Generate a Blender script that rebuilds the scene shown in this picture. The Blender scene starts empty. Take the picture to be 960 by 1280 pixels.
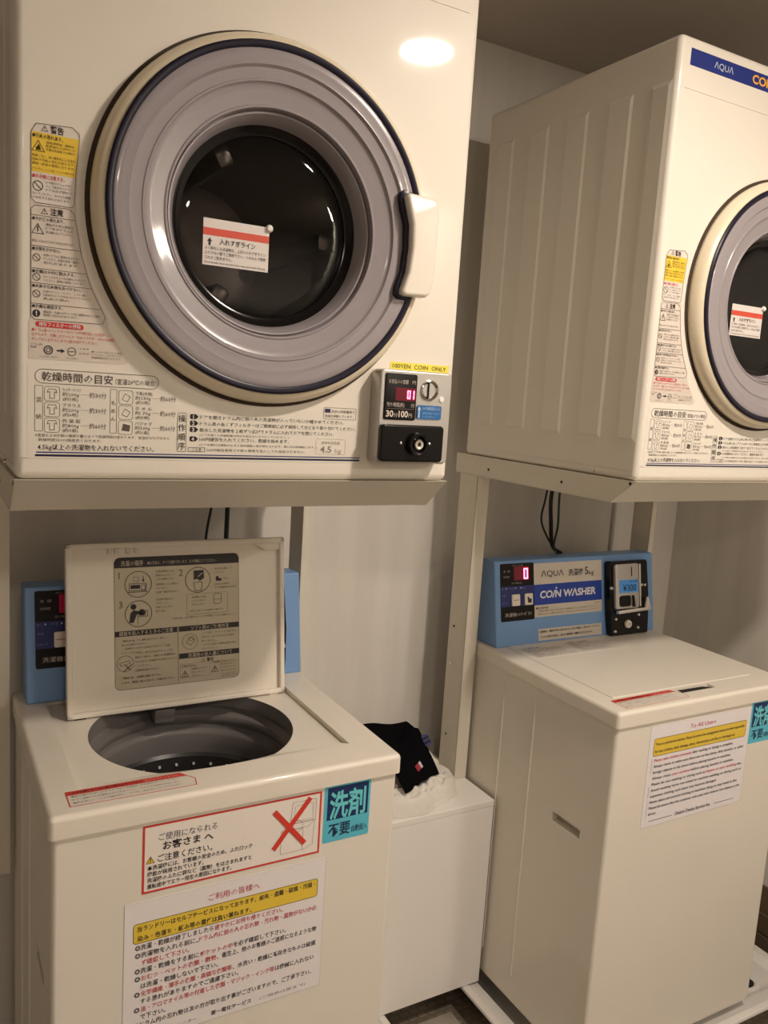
import bpy, bmesh, math, random
from mathutils import Vector, Matrix, noise
random.seed(7)
SC = bpy.context.scene
COL = SC.collection
PI = math.pi
R = math.radians

# ------------------------------------------------------------------ camera, world, lights, exposure
def make_camera():
    yaw, pitch, roll, f = R(-29.6747), R(-8.2115), R(3.6112), 1031.36
    fwd = Vector((-math.sin(yaw)*math.cos(pitch), math.cos(yaw)*math.cos(pitch), math.sin(pitch)))
    right = Vector((math.cos(yaw), math.sin(yaw), 0)); up = right.cross(fwd)
    r_ = right*math.cos(roll) + up*math.sin(roll)
    u_ = -right*math.sin(roll) + up*math.cos(roll)
    cd = bpy.data.cameras.new('camera'); co = bpy.data.objects.new('camera', cd); COL.objects.link(co)
    m = Matrix((r_, u_, -fwd)).transposed().to_4x4(); m.translation = Vector((-0.1007, -1.0934, 1.5049))
    co.matrix_world = m
    cd.sensor_fit = 'VERTICAL'; cd.sensor_height = 36.0; cd.lens = 36.0*f/1280.0
    cd.clip_start = 0.01
    SC.camera = co
make_camera()
wd = bpy.data.worlds.new('world'); SC.world = wd; wd.use_nodes = True
wd.node_tree.nodes['Background'].inputs[0].default_value = (1.0, 0.86, 0.7, 1)
wd.node_tree.nodes['Background'].inputs[1].default_value = 0.02
def lamp(name, loc, size, power, col, target=None):
    l = bpy.data.lights.new(name, 'AREA'); l.shape = 'DISK'; l.size = size; l.energy = power; l.color = col
    o = bpy.data.objects.new(name, l); o.location = loc; COL.objects.link(o)
    if target:
        d = Vector(target) - Vector(loc); o.rotation_euler = d.to_track_quat('-Z', 'Y').to_euler()
    return o
WARM = (1.0, 0.872, 0.745)
lamp('downlight_over_machines', (1.02, -0.80, 2.352), 0.12, 17.5, WARM)
lamp('fill_light_left', (-0.05, -2.4, 2.352), 0.30, 9.5, WARM)  # added fill behind the camera, not a known fixture
lamp('fill_light_rear', (1.76, -2.25, 2.352), 0.32, 19.0, WARM)  # second added fill, set where its reflection stays unobtrusive
SC.view_settings.view_transform = 'Standard'; SC.view_settings.look = 'None'
SC.view_settings.gamma = 1.0; SC.view_settings.use_curve_mapping = False
SC.view_settings.exposure = 0.27

# ------------------------------------------------------------------ materials
MATS = {}
def lin(c):
    return tuple(((x/255.0)/12.92 if x/255.0 <= 0.04045 else ((x/255.0+0.055)/1.055)**2.4) for x in c)
def mat(name, col, rough=0.5, metal=0.0, coat=0.0, emis=None, estr=0.0, noise_amt=0.0, nscale=40.0, bump=0.0, bscale=200.0, trans=0.0, ior=1.45, stretch=None, spec=0.5):
    if name in MATS: return MATS[name]
    m = bpy.data.materials.new(name); m.use_nodes = True; nt = m.node_tree
    b = nt.nodes['Principled BSDF']
    b.inputs['Base Color'].default_value = (*col, 1); b.inputs['Roughness'].default_value = rough
    b.inputs['Metallic'].default_value = metal; b.inputs['Coat Weight'].default_value = coat
    b.inputs['Coat Roughness'].default_value = 0.05; b.inputs['IOR'].default_value = ior
    b.inputs['Transmission Weight'].default_value = trans
    b.inputs['Specular IOR Level'].default_value = spec
    if emis: b.inputs['Emission Color'].default_value = (*emis, 1); b.inputs['Emission Strength'].default_value = estr
    if noise_amt > 0 or bump > 0:
        tc = nt.nodes.new('ShaderNodeTexCoord'); mp = nt.nodes.new('ShaderNodeMapping')
        nt.links.new(tc.outputs['Object'], mp.inputs[0])
        if stretch: mp.inputs['Scale'].default_value = stretch
        if noise_amt > 0:
            n = nt.nodes.new('ShaderNodeTexNoise'); n.inputs['Scale'].default_value = nscale; n.inputs['Detail'].default_value = 5
            nt.links.new(mp.outputs[0], n.inputs['Vector'])
            mx = nt.nodes.new('ShaderNodeMix'); mx.data_type = 'RGBA'
            mx.inputs[6].default_value = (*[max(0, c*(1-noise_amt)) for c in col], 1)
            mx.inputs[7].default_value = (*[min(1, c*(1+noise_amt)) for c in col], 1)
            nt.links.new(n.outputs['Fac'], mx.inputs[0]); nt.links.new(mx.outputs[2], b.inputs['Base Color'])
        if bump > 0:
            n2 = nt.nodes.new('ShaderNodeTexNoise'); n2.inputs['Scale'].default_value = bscale; n2.inputs['Detail'].default_value = 3
            nt.links.new(mp.outputs[0], n2.inputs['Vector'])
            bp = nt.nodes.new('ShaderNodeBump'); bp.inputs['Strength'].default_value = bump; bp.inputs['Distance'].default_value = 0.002
            nt.links.new(n2.outputs['Fac'], bp.inputs['Height']); nt.links.new(bp.outputs[0], b.inputs['Normal'])
    MATS[name] = m
    return m
M = dict(
    cream=mat('cream_enamel', (0.80, 0.75, 0.66), 0.5, coat=0.4, noise_amt=0.03, nscale=6, bump=0.02, bscale=300),
    creamside=mat('cream_side_panel', (0.72, 0.66, 0.56), 0.33, coat=0.2, noise_amt=0.04, nscale=5, bump=0.04, bscale=500),
    ring=mat('aged_cream_plastic', (0.78, 0.69, 0.52), 0.25, coat=0.4, noise_amt=0.03),
    plastic=mat('cream_plastic', (0.80, 0.745, 0.65), 0.42, coat=0.3, noise_amt=0.03, nscale=12),
    stand=mat('stand_paint', (0.72, 0.67, 0.57), 0.36, coat=0.15, noise_amt=0.04, nscale=10),
    navy=mat('navy_rubber', (0.010, 0.008, 0.022), 0.3, spec=0.3),
    bowl=mat('smoky_lavender_plastic', (0.315, 0.283, 0.298), 0.26, coat=0.4, noise_amt=0.04, nscale=9),
    gap=mat('gap_shade', (0.06, 0.04, 0.025), 0.8, noise_amt=0.1),
    black=mat('gloss_black', (0.007, 0.006, 0.006), 0.14, spec=0.3, noise_amt=0.05),
    mblack=mat('matt_black', (0.010, 0.009, 0.009), 0.4, spec=0.2, noise_amt=0.1),
    silver=mat('silver_paint', (0.55, 0.53, 0.50), 0.32, metal=0.55, noise_amt=0.03, nscale=60),
    chrome=mat('chrome', (0.80, 0.78, 0.74), 0.14, metal=1.0, noise_amt=0.02),
    steel=mat('brushed_steel', (0.30, 0.28, 0.25), 0.35, metal=0.9, noise_amt=0.15, nscale=30),
    tub=mat('grey_tub_plastic', (0.19, 0.175, 0.17), 0.36, coat=0.2, noise_amt=0.06, nscale=20),
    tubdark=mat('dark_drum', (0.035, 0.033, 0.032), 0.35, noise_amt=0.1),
    blue=mat('control_panel_blue', lin((116, 156, 206)), 0.4, coat=0.1, noise_amt=0.04, nscale=8, bump=0.05, bscale=300),
    cabinet=mat('white_melamine', (0.84, 0.81, 0.77), 0.45, noise_amt=0.02, nscale=5),
    pan=mat('pan_plastic', (0.72, 0.69, 0.65), 0.38, noise_amt=0.05, nscale=15),
    cable=mat('black_cable', (0.012, 0.012, 0.014), 0.45, noise_amt=0.1),
    gcable=mat('green_cable', (0.01, 0.05, 0.03), 0.45, noise_amt=0.1),
    towel=mat('white_terry', (0.90, 0.86, 0.79), 0.95, noise_amt=0.08, nscale=90, bump=0.9, bscale=900),
    knit=mat('black_knit', (0.004, 0.004, 0.005), 0.95, noise_amt=0.3, nscale=300, bump=0.4, bscale=900, spec=0.05),
    red_led=mat('red_led', (0.5, 0.0, 0.02), 0.5, emis=(1.0, 0.10, 0.22), estr=7.0, noise_amt=0.01),
    red_win=mat('red_display_window', (0.09, 0.0, 0.010), 0.3, emis=(1.0, 0.01, 0.06), estr=0.05, noise_amt=0.01),
    lcd=mat('blue_lcd', lin((70, 130, 190)), 0.3, emis=(0.1, 0.35, 0.75), estr=0.12, noise_amt=0.01),
    lampw=mat('lamp_white', (0.8, 0.8, 0.8), 0.5, noise_amt=0.01),
)
M['brown2'] = mat('taupe_plate', (0.42, 0.37, 0.31), 0.5, noise_amt=0.06, nscale=20)
def inkmat(c):
    return mat('print_%d_%d_%d' % c, lin(c), 0.45, noise_amt=0.02, nscale=30)

def glass_mat():
    m = bpy.data.materials.new('window_glass'); m.use_nodes = True; nt = m.node_tree
    for n in list(nt.nodes):
        if n.type != 'OUTPUT_MATERIAL': nt.nodes.remove(n)
    out = [n for n in nt.nodes if n.type == 'OUTPUT_MATERIAL'][0]
    tr = nt.nodes.new('ShaderNodeBsdfTransparent'); tr.inputs[0].default_value = (0.55, 0.53, 0.54, 1)
    gl = nt.nodes.new('ShaderNodeBsdfGlossy'); gl.inputs['Roughness'].default_value = 0.03
    fr = nt.nodes.new('ShaderNodeFresnel'); fr.inputs[0].default_value = 1.5
    mx = nt.nodes.new('ShaderNodeMixShader')
    nt.links.new(fr.outputs[0], mx.inputs[0]); nt.links.new(tr.outputs[0], mx.inputs[1]); nt.links.new(gl.outputs[0], mx.inputs[2])
    nt.links.new(mx.outputs[0], out.inputs[0])
    return m
M['glass'] = glass_mat()

def wallpaper():
    m = bpy.data.materials.new('linen_wallpaper'); m.use_nodes = True; nt = m.node_tree; b = nt.nodes['Principled BSDF']
    tc = nt.nodes.new('ShaderNodeTexCoord'); mp = nt.nodes.new('ShaderNodeMapping'); mp.inputs['Scale'].default_value = (5, 5, 0.5)
    n = nt.nodes.new('ShaderNodeTexNoise'); n.inputs['Scale'].default_value = 3.0; n.inputs['Detail'].default_value = 6
    nt.links.new(tc.outputs['Object'], mp.inputs[0]); nt.links.new(mp.outputs[0], n.inputs['Vector'])
    mp2 = nt.nodes.new('ShaderNodeMapping'); mp2.inputs['Scale'].default_value = (260, 260, 30)
    n2 = nt.nodes.new('ShaderNodeTexNoise'); n2.inputs['Scale'].default_value = 1.0; n2.inputs['Detail'].default_value = 3
    nt.links.new(tc.outputs['Object'], mp2.inputs[0]); nt.links.new(mp2.outputs[0], n2.inputs['Vector'])
    cr = nt.nodes.new('ShaderNodeValToRGB')
    cr.color_ramp.elements[0].position = 0.35; cr.color_ramp.elements[0].color = (0.68, 0.645, 0.59, 1)
    cr.color_ramp.elements[1].position = 0.68; cr.color_ramp.elements[1].color = (0.75, 0.715, 0.655, 1)
    nt.links.new(n.outputs['Fac'], cr.inputs[0]); nt.links.new(cr.outputs[0], b.inputs['Base Color'])
    bp = nt.nodes.new('ShaderNodeBump'); bp.inputs['Strength'].default_value = 0.15; bp.inputs['Distance'].default_value = 0.001
    nt.links.new(n2.outputs['Fac'], bp.inputs['Height']); nt.links.new(bp.outputs[0], b.inputs['Normal'])
    b.inputs['Roughness'].default_value = 0.75
    return m
M['wall'] = wallpaper()
M['ceil'] = mat('ceiling_paper_shaded', (0.50, 0.45, 0.39), 0.9, noise_amt=0.06, nscale=50, bump=0.3, bscale=300)  # dark taupe puts the ceiling's shade into its colour
def carpet():
    m = bpy.data.materials.new('patterned_floor_vinyl'); m.use_nodes = True; nt = m.node_tree; b = nt.nodes['Principled BSDF']
    tc = nt.nodes.new('ShaderNodeTexCoord')
    br = nt.nodes.new('ShaderNodeTexBrick'); br.inputs['Scale'].default_value = 26.0
    br.inputs['Color1'].default_value = (0.24, 0.20, 0.15, 1); br.inputs['Color2'].default_value = (0.17, 0.135, 0.10, 1)
    br.inputs['Mortar'].default_value = (0.15, 0.12, 0.085, 1); br.inputs['Mortar Size'].default_value = 0.09
    br.inputs['Brick Width'].default_value = 0.7; br.inputs['Row Height'].default_value = 0.5
    nt.links.new(tc.outputs['Object'], br.inputs['Vector']); nt.links.new(br.outputs['Color'], b.inputs['Base Color'])
    b.inputs['Roughness'].default_value = 0.6
    return m
M['floor'] = carpet()
M['brown'] = mat('brown_base_board', (0.13, 0.09, 0.055), 0.5, noise_amt=0.12, nscale=20)

# ------------------------------------------------------------------ helpers
def finish(bm, smooth=False, angle=35):
    me = bpy.data.meshes.new('mesh'); bm.normal_update(); bm.to_mesh(me); bm.free()
    if smooth:
        for p in me.polygons: p.use_smooth = True
        try: me.set_sharp_from_angle(angle=R(angle))
        except Exception: pass
    return me
def obj(name, me, m, parent=None, loc=(0, 0, 0), rot=(0, 0, 0), smooth=True, label=None):
    if isinstance(me, bmesh.types.BMesh): me = finish(me, smooth)
    me.name = name
    o = bpy.data.objects.new(name, me); COL.objects.link(o)
    if m is not None and len(me.materials) == 0:
        me.materials.append(m)
    o.parent = parent; o.location = loc; o.rotation_euler = rot
    if smooth and name in ('body', 'top_cover', 'lid', 'carcass', 'top_board', 'coin_box', 'lock_plate', 'control_panel', 'lid_rim', 'handle', 'coin_unit'):
        md = o.modifiers.new('wn', 'WEIGHTED_NORMAL'); md.keep_sharp = True
    if label: o['label'] = label
    return o
def thing(name, label, cat, loc=(0, 0, 0), group=None, rotz=0):
    o = bpy.data.objects.new(name, None); COL.objects.link(o); o.location = loc; o.rotation_euler = (0, 0, rotz)
    o.empty_display_size = 0.05
    o['label'] = label; o['category'] = cat
    if group: o['group'] = group
    return o
def tag(o, label, cat, group=None):
    o['label'] = label; o['category'] = cat
    if group: o['group'] = group
    return o
def struct(o):
    o['kind'] = 'structure'; return o
def box(x0, x1, y0, y1, z0, z1, r=0.0, seg=2, bm=None, which=None):
    b = bmesh.new()
    v = [b.verts.new((x, y, z)) for x in (x0, x1) for y in (y0, y1) for z in (z0, z1)]
    for f in ((0, 1, 3, 2), (4, 6, 7, 5), (0, 4, 5, 1), (2, 3, 7, 6), (0, 2, 6, 4), (1, 5, 7, 3)):
        b.faces.new([v[i] for i in f])
    if r > 0:
        ed = [e for e in b.edges if which is None or which(e)]
        bmesh.ops.bevel(b, geom=ed, offset=r, segments=seg, profile=0.5, affect='EDGES')
    if bm is None: return b
    me = bpy.data.meshes.new('t'); b.to_mesh(me); b.free(); bm.from_mesh(me); bpy.data.meshes.remove(me)
    return bm
def prism(pts, y0, y1, r=0.0, seg=2, plane='xz', bm=None):
    """outline pts in a plane, extruded along the third axis from y0 to y1"""
    b = bmesh.new()
    def P(p, d):
        if plane == 'xz': return (p[0], d, p[1])
        if plane == 'xy': return (p[0], p[1], d)
        return (d, p[0], p[1])
    a = [b.verts.new(P(p, y0)) for p in pts]; c = [b.verts.new(P(p, y1)) for p in pts]
    n = len(pts)
    b.faces.new(a); b.faces.new(c[::-1])
    for i in range(n): b.faces.new((a[i], c[i], c[(i+1) % n], a[(i+1) % n]))
    bmesh.ops.recalc_face_normals(b, faces=b.faces)
    if r > 0:
        fs = [f for f in b.faces if len(f.verts) == n][:2] if n != 4 else None
        if fs:
            es = set(e for f in fs for e in f.edges)
        else: es = set(b.edges)
        bmesh.ops.bevel(b, geom=list(es), offset=r, segments=seg, profile=0.5, affect='EDGES')
    if bm is None: return b
    me = bpy.data.meshes.new('t'); b.to_mesh(me); b.free(); bm.from_mesh(me); bpy.data.meshes.remove(me)
    return bm
def rrect(x0, x1, z0, z1, r, seg=5):
    out = []
    for cx, cz, a0 in ((x1-r, z1-r, 0), (x0+r, z1-r, 90), (x0+r, z0+r, 180), (x1-r, z0+r, 270)):
        for i in range(seg+1):
            a = R(a0+90*i/seg); out.append((cx+r*math.cos(a), cz+r*math.sin(a)))
    return out
def lathe(prof, seg=72, axis='y', c=(0, 0, 0), close=False):
    """prof: (radius, axial) ; axis 'y' or 'z'"""
    b = bmesh.new(); rings = []
    for r, d in prof:
        ring = []
        if r < 1e-6:
            p = (c[0], c[1]+d, c[2]) if axis == 'y' else (c[0], c[1], c[2]+d)
            ring = [b.verts.new(p)]
        else:
            for i in range(seg):
                a = 2*PI*i/seg
                if axis == 'y': p = (c[0]+r*math.cos(a), c[1]+d, c[2]+r*math.sin(a))
                else: p = (c[0]+r*math.cos(a), c[1]+r*math.sin(a), c[2]+d)
                ring.append(b.verts.new(p))
        rings.append(ring)
    if close: rings.append(rings[0])
    for A, B in zip(rings, rings[1:]):
        for i in range(seg):
            j = (i+1) % seg
            if len(A) == 1 and len(B) == 1: continue
            if len(A) == 1: b.faces.new((A[0], B[i], B[j]))
            elif len(B) == 1: b.faces.new((A[i], A[j], B[0]))
            else: b.faces.new((A[i], A[j], B[j], B[i]))
    bmesh.ops.recalc_face_normals(b, faces=b.faces)
    return b
def tube(pts, r, seg=8, bm=None):
    b = bm or bmesh.new()
    pts = [Vector(p) for p in pts]; rings = []
    for i, p in enumerate(pts):
        d = (pts[min(i+1, len(pts)-1)] - pts[max(i-1, 0)]).normalized()
        s = d.cross(Vector((0.13, 0.9, 0.31))).normalized(); t = d.cross(s)
        rings.append([b.verts.new(p + s*r*math.cos(2*PI*k/seg) + t*r*math.sin(2*PI*k/seg)) for k in range(seg)])
    for A, B in zip(rings, rings[1:]):
        for k in range(seg): b.faces.new((A[k], A[(k+1) % seg], B[(k+1) % seg], B[k]))
    b.faces.new(rings[0][::-1]); b.faces.new(rings[-1])
    return b
def curve(pts, n=8):
    """Catmull-Rom"""
    P = [Vector(p) for p in pts]; P = [P[0]] + P + [P[-1]]; out = []
    for i in range(1, len(P)-2):
        for k in range(n):
            t = k/n; a, b, c, d = P[i-1], P[i], P[i+1], P[i+2]
            out.append(0.5*((2*b)+(c-a)*t+(2*a-5*b+4*c-d)*t*t+(3*b-a-3*c+d)*t**3))
    out.append(P[-2]); return out
def cut(o, cutters):
    """real boolean cuts, baked into the mesh"""
    tmp = []; o.modifiers.clear()
    for bmc in cutters:
        me = bpy.data.meshes.new('cut'); bmesh.ops.recalc_face_normals(bmc, faces=bmc.faces); bmc.to_mesh(me); bmc.free()
        c = bpy.data.objects.new('cut', me); COL.objects.link(c); c.matrix_world = Matrix.Identity(4); tmp.append(c)
        md = o.modifiers.new('b', 'BOOLEAN'); md.operation = 'DIFFERENCE'; md.object = c; md.solver = 'EXACT'
    par = o.parent; o.parent = None
    dg = bpy.context.evaluated_depsgraph_get(); dg.update()
    me = bpy.data.meshes.new_from_object(o.evaluated_get(dg)); me.name = o.name
    o.modifiers.clear(); old = o.data; o.data = me; bpy.data.meshes.remove(old); o.parent = par
    md = o.modifiers.new('wn', 'WEIGHTED_NORMAL'); md.keep_sharp = True
    for p in me.polygons: p.use_smooth = True
    me.set_sharp_from_angle(angle=R(35))
    for c in tmp:
        d = c.data; bpy.data.objects.remove(c); bpy.data.meshes.remove(d)
    return o

# ---- print on flat sheets: text, lines and shapes as thin real geometry in one mesh, u right, v up
K = (38, 34, 36); RED = (206, 62, 52); WHITE = (226, 220, 214); YEL = (236, 200, 62); NAVY = (34, 44, 120)
_tc = {}
def text_polys(s, bold=0.0):
    key = (s, bold)
    if key in _tc: return _tc[key]
    cu = bpy.data.curves.new('t', 'FONT'); cu.body = s; cu.size = 1.0; cu.resolution_u = 1 if ord(max(s)) > 0x2000 else 4; cu.offset = bold
    cu.fill_mode = 'FRONT'
    o = bpy.data.objects.new('t', cu); COL.objects.link(o)
    dg = bpy.context.evaluated_depsgraph_get(); dg.update()
    me = bpy.data.meshes.new_from_object(o.evaluated_get(dg))
    vs = [(v.co.x, v.co.y) for v in me.vertices]; fs = [tuple(p.vertices) for p in me.polygons]
    bpy.data.objects.remove(o); bpy.data.curves.remove(cu); bpy.data.meshes.remove(me)
    _tc[key] = (vs, fs); return vs, fs
class Print:
    def __init__(self): self.v = []; self.f = []; self.m = []; self.mats = []; self.layer = 1
    def _mi(self, c):
        m = c if isinstance(c, bpy.types.Material) else inkmat(c)
        if m not in self.mats: self.mats.append(m)
        return self.mats.index(m)
    def poly(self, pts, c, layer=1):
        n = len(self.v); z = layer*0.00022
        self.v += [(p[0], p[1], z) for p in pts]; self.f.append(tuple(range(n, n+len(pts)))); self.m.append(self._mi(c))
    def rect(self, x0, y0, x1, y1, c, layer=1): self.poly([(x0, y0), (x1, y0), (x1, y1), (x0, y1)], c, layer)
    def rr(self, x0, y0, x1, y1, r, c, layer=1): self.poly(rrect(x0, x1, y0, y1, r, 4), c, layer)
    def ring(self, outline, w, c, layer=2):
        """closed outline stroked inwards"""
        n = len(outline); cx = sum(p[0] for p in outline)/n; cy = sum(p[1] for p in outline)/n
        P = [Vector(p) for p in outline]; inn = []
        area = sum(P[i].x*P[(i+1) % n].y-P[(i+1) % n].x*P[i].y for i in range(n)); sg = 1 if area > 0 else -1
        for i in range(n):
            a = (P[i]-P[i-1]); b = (P[(i+1) % n]-P[i])
            if a.length < 1e-9: a = b
            if b.length < 1e-9: b = a
            a = a.normalized(); b = b.normalized(); t = a+b
            if t.length < 1e-6: t = a
            t.normalize(); nrm = Vector((-t.y, t.x))*sg; k = max(0.4, nrm.dot(Vector((-a.y, a.x))*sg)); inn.append(P[i]+nrm*w/k)
        for i in range(n):
            j = (i+1) % n; self.poly([P[i], P[j], inn[j], inn[i]], c, layer)
    def frame(self, x0, y0, x1, y1, w, c, layer=2, r=0):
        self.ring(rrect(x0, x1, y0, y1, r, 4) if r else [(x0, y0), (x1, y0), (x1, y1), (x0, y1)], w, c, layer)
    def circ(self, x, y, r, w, c, layer=2, n=28):
        self.ring([(x+r*math.cos(2*PI*i/n), y+r*math.sin(2*PI*i/n)) for i in range(n)], w, c, layer)
    def disc(self, x, y, r, c, layer=2, n=24):
        self.poly([(x+r*math.cos(2*PI*i/n), y+r*math.sin(2*PI*i/n)) for i in range(n)], c, layer)
    def line(self, x0, y0, x1, y1, w, c, layer=2):
        d = Vector((x1-x0, y1-y0)).normalized(); q = Vector((-d.y, d.x))*w/2
        a = Vector((x0, y0)); b = Vector((x1, y1)); self.poly([a-q, b-q, b+q, a+q], c, layer)
    def tri(self, x, y, s, w, c, layer=2):
        self.ring([(x-s/2, y), (x+s/2, y), (x, y+s*0.87)], w, c, layer)
    def txt(self, s, x, y, h, c=K, w=None, al='L', layer=3, bold=0.0, shear=0.0, rot=0.0):
        """y = baseline, h = glyph height (cap / kanji), w = fit width"""
        vs, fs = text_polys(s, bold)
        if not vs: return
        x0 = min(v[0] for v in vs); x1 = max(v[0] for v in vs)
        sy = h/0.80 if ord(max(s)) > 0x2000 else h/0.70
        sx = sy if (w is None or len(s.strip()) < 2) else w/(x1-x0)
        W = (x1-x0)*sx; ox = x - (0 if al == 'L' else W/2 if al == 'C' else W)
        n = len(self.v); mi = self._mi(c); z = layer*0.00022
        cr, sr = math.cos(rot), math.sin(rot)
        for v in vs:
            dx = ox+(v[0]-x0)*sx+shear*v[1]*sy-x; dy = v[1]*sy
            self.v.append((x+dx*cr-dy*sr, y+dx*sr+dy*cr, z))
        for f in fs: self.f.append(tuple(i+n for i in f)); self.m.append(mi)
    def lines(self, rows, x, y, h, dy, c=K, w=None, bold=0.0):
        for i, s in enumerate(rows):
            if isinstance(s, tuple): s, ww = s
            else: ww = w
            if s: self.txt(s, x, y-i*dy, h, c, ww, bold=bold)
    def build(self, name, parent, loc, rot, label=None):
        me = bpy.data.meshes.new(name); me.from_pydata(self.v, [], self.f)
        for m in self.mats: me.materials.append(m)
        me.polygons.foreach_set('material_index', self.m); me.update()
        return obj(name, me, None, parent, loc, rot, label=label)
def sheet(name, pts, m, parent, loc, rot, t=0.0005, label=None):
    """thin sheet with real thickness, outline in u,v; top at w = 0..t"""
    return obj(name, prism(pts, 0.0, t, plane='xy'), m, parent, loc, rot, smooth=False, label=label)
FRONT = (PI/2, 0, 0)

# ------------------------------------------------------------------ the room
YB, XR, ZC = 0.68, 1.96, 2.36
XL, YF = -1.7, -3.3
struct(obj('floor', box(XL, XR, YF, YB, -0.05, 0), M['floor'], smooth=False))
struct(obj('ceiling', box(XL, XR, YF, YB, ZC, ZC+0.05), M['ceil'], smooth=False))
struct(obj('wall_back', box(XL-0.1, XR+0.1, YB, YB+0.1, -0.05, ZC+0.05), M['wall'], smooth=False))
struct(obj('wall_right', box(XR, XR+0.1, YF, YB, -0.05, ZC+0.05), M['wall'], smooth=False))
struct(obj('wall_left', box(XL-0.1, XL, YF, YB, -0.05, ZC+0.05), M['wall'], smooth=False))
struct(obj('wall_front', box(XL-0.1, XR+0.1, YF-0.1, YF, -0.05, ZC+0.05), M['wall'], smooth=False))
b = bmesh.new()
box(XR-0.010, XR, YF+0.01, YB-0.001, 0.0, 0.059, 0.002, 1, bm=b); box(XR-0.010, XR, YF+0.01, YB-0.001, 0.063, 0.122, 0.002, 1, bm=b)
box(XR-0.007, XR, YF+0.01, YB-0.001, 0.122, 0.20, 0.002, 1, bm=b)
struct(obj('baseboard_right', b, M['brown']))
struct(obj('baseboard_back', box(XL+0.01, XR-0.011, YB-0.008, YB, 0.0, 0.06, 0.002, 1), M['brown']))
# boxed pipe trim on the wall behind each machine pair
struct(obj('trim_1', box(1.685, 1.725, YB-0.016, YB, 0.061, ZC-0.001, 0.003, 1), M['wall']))

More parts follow.
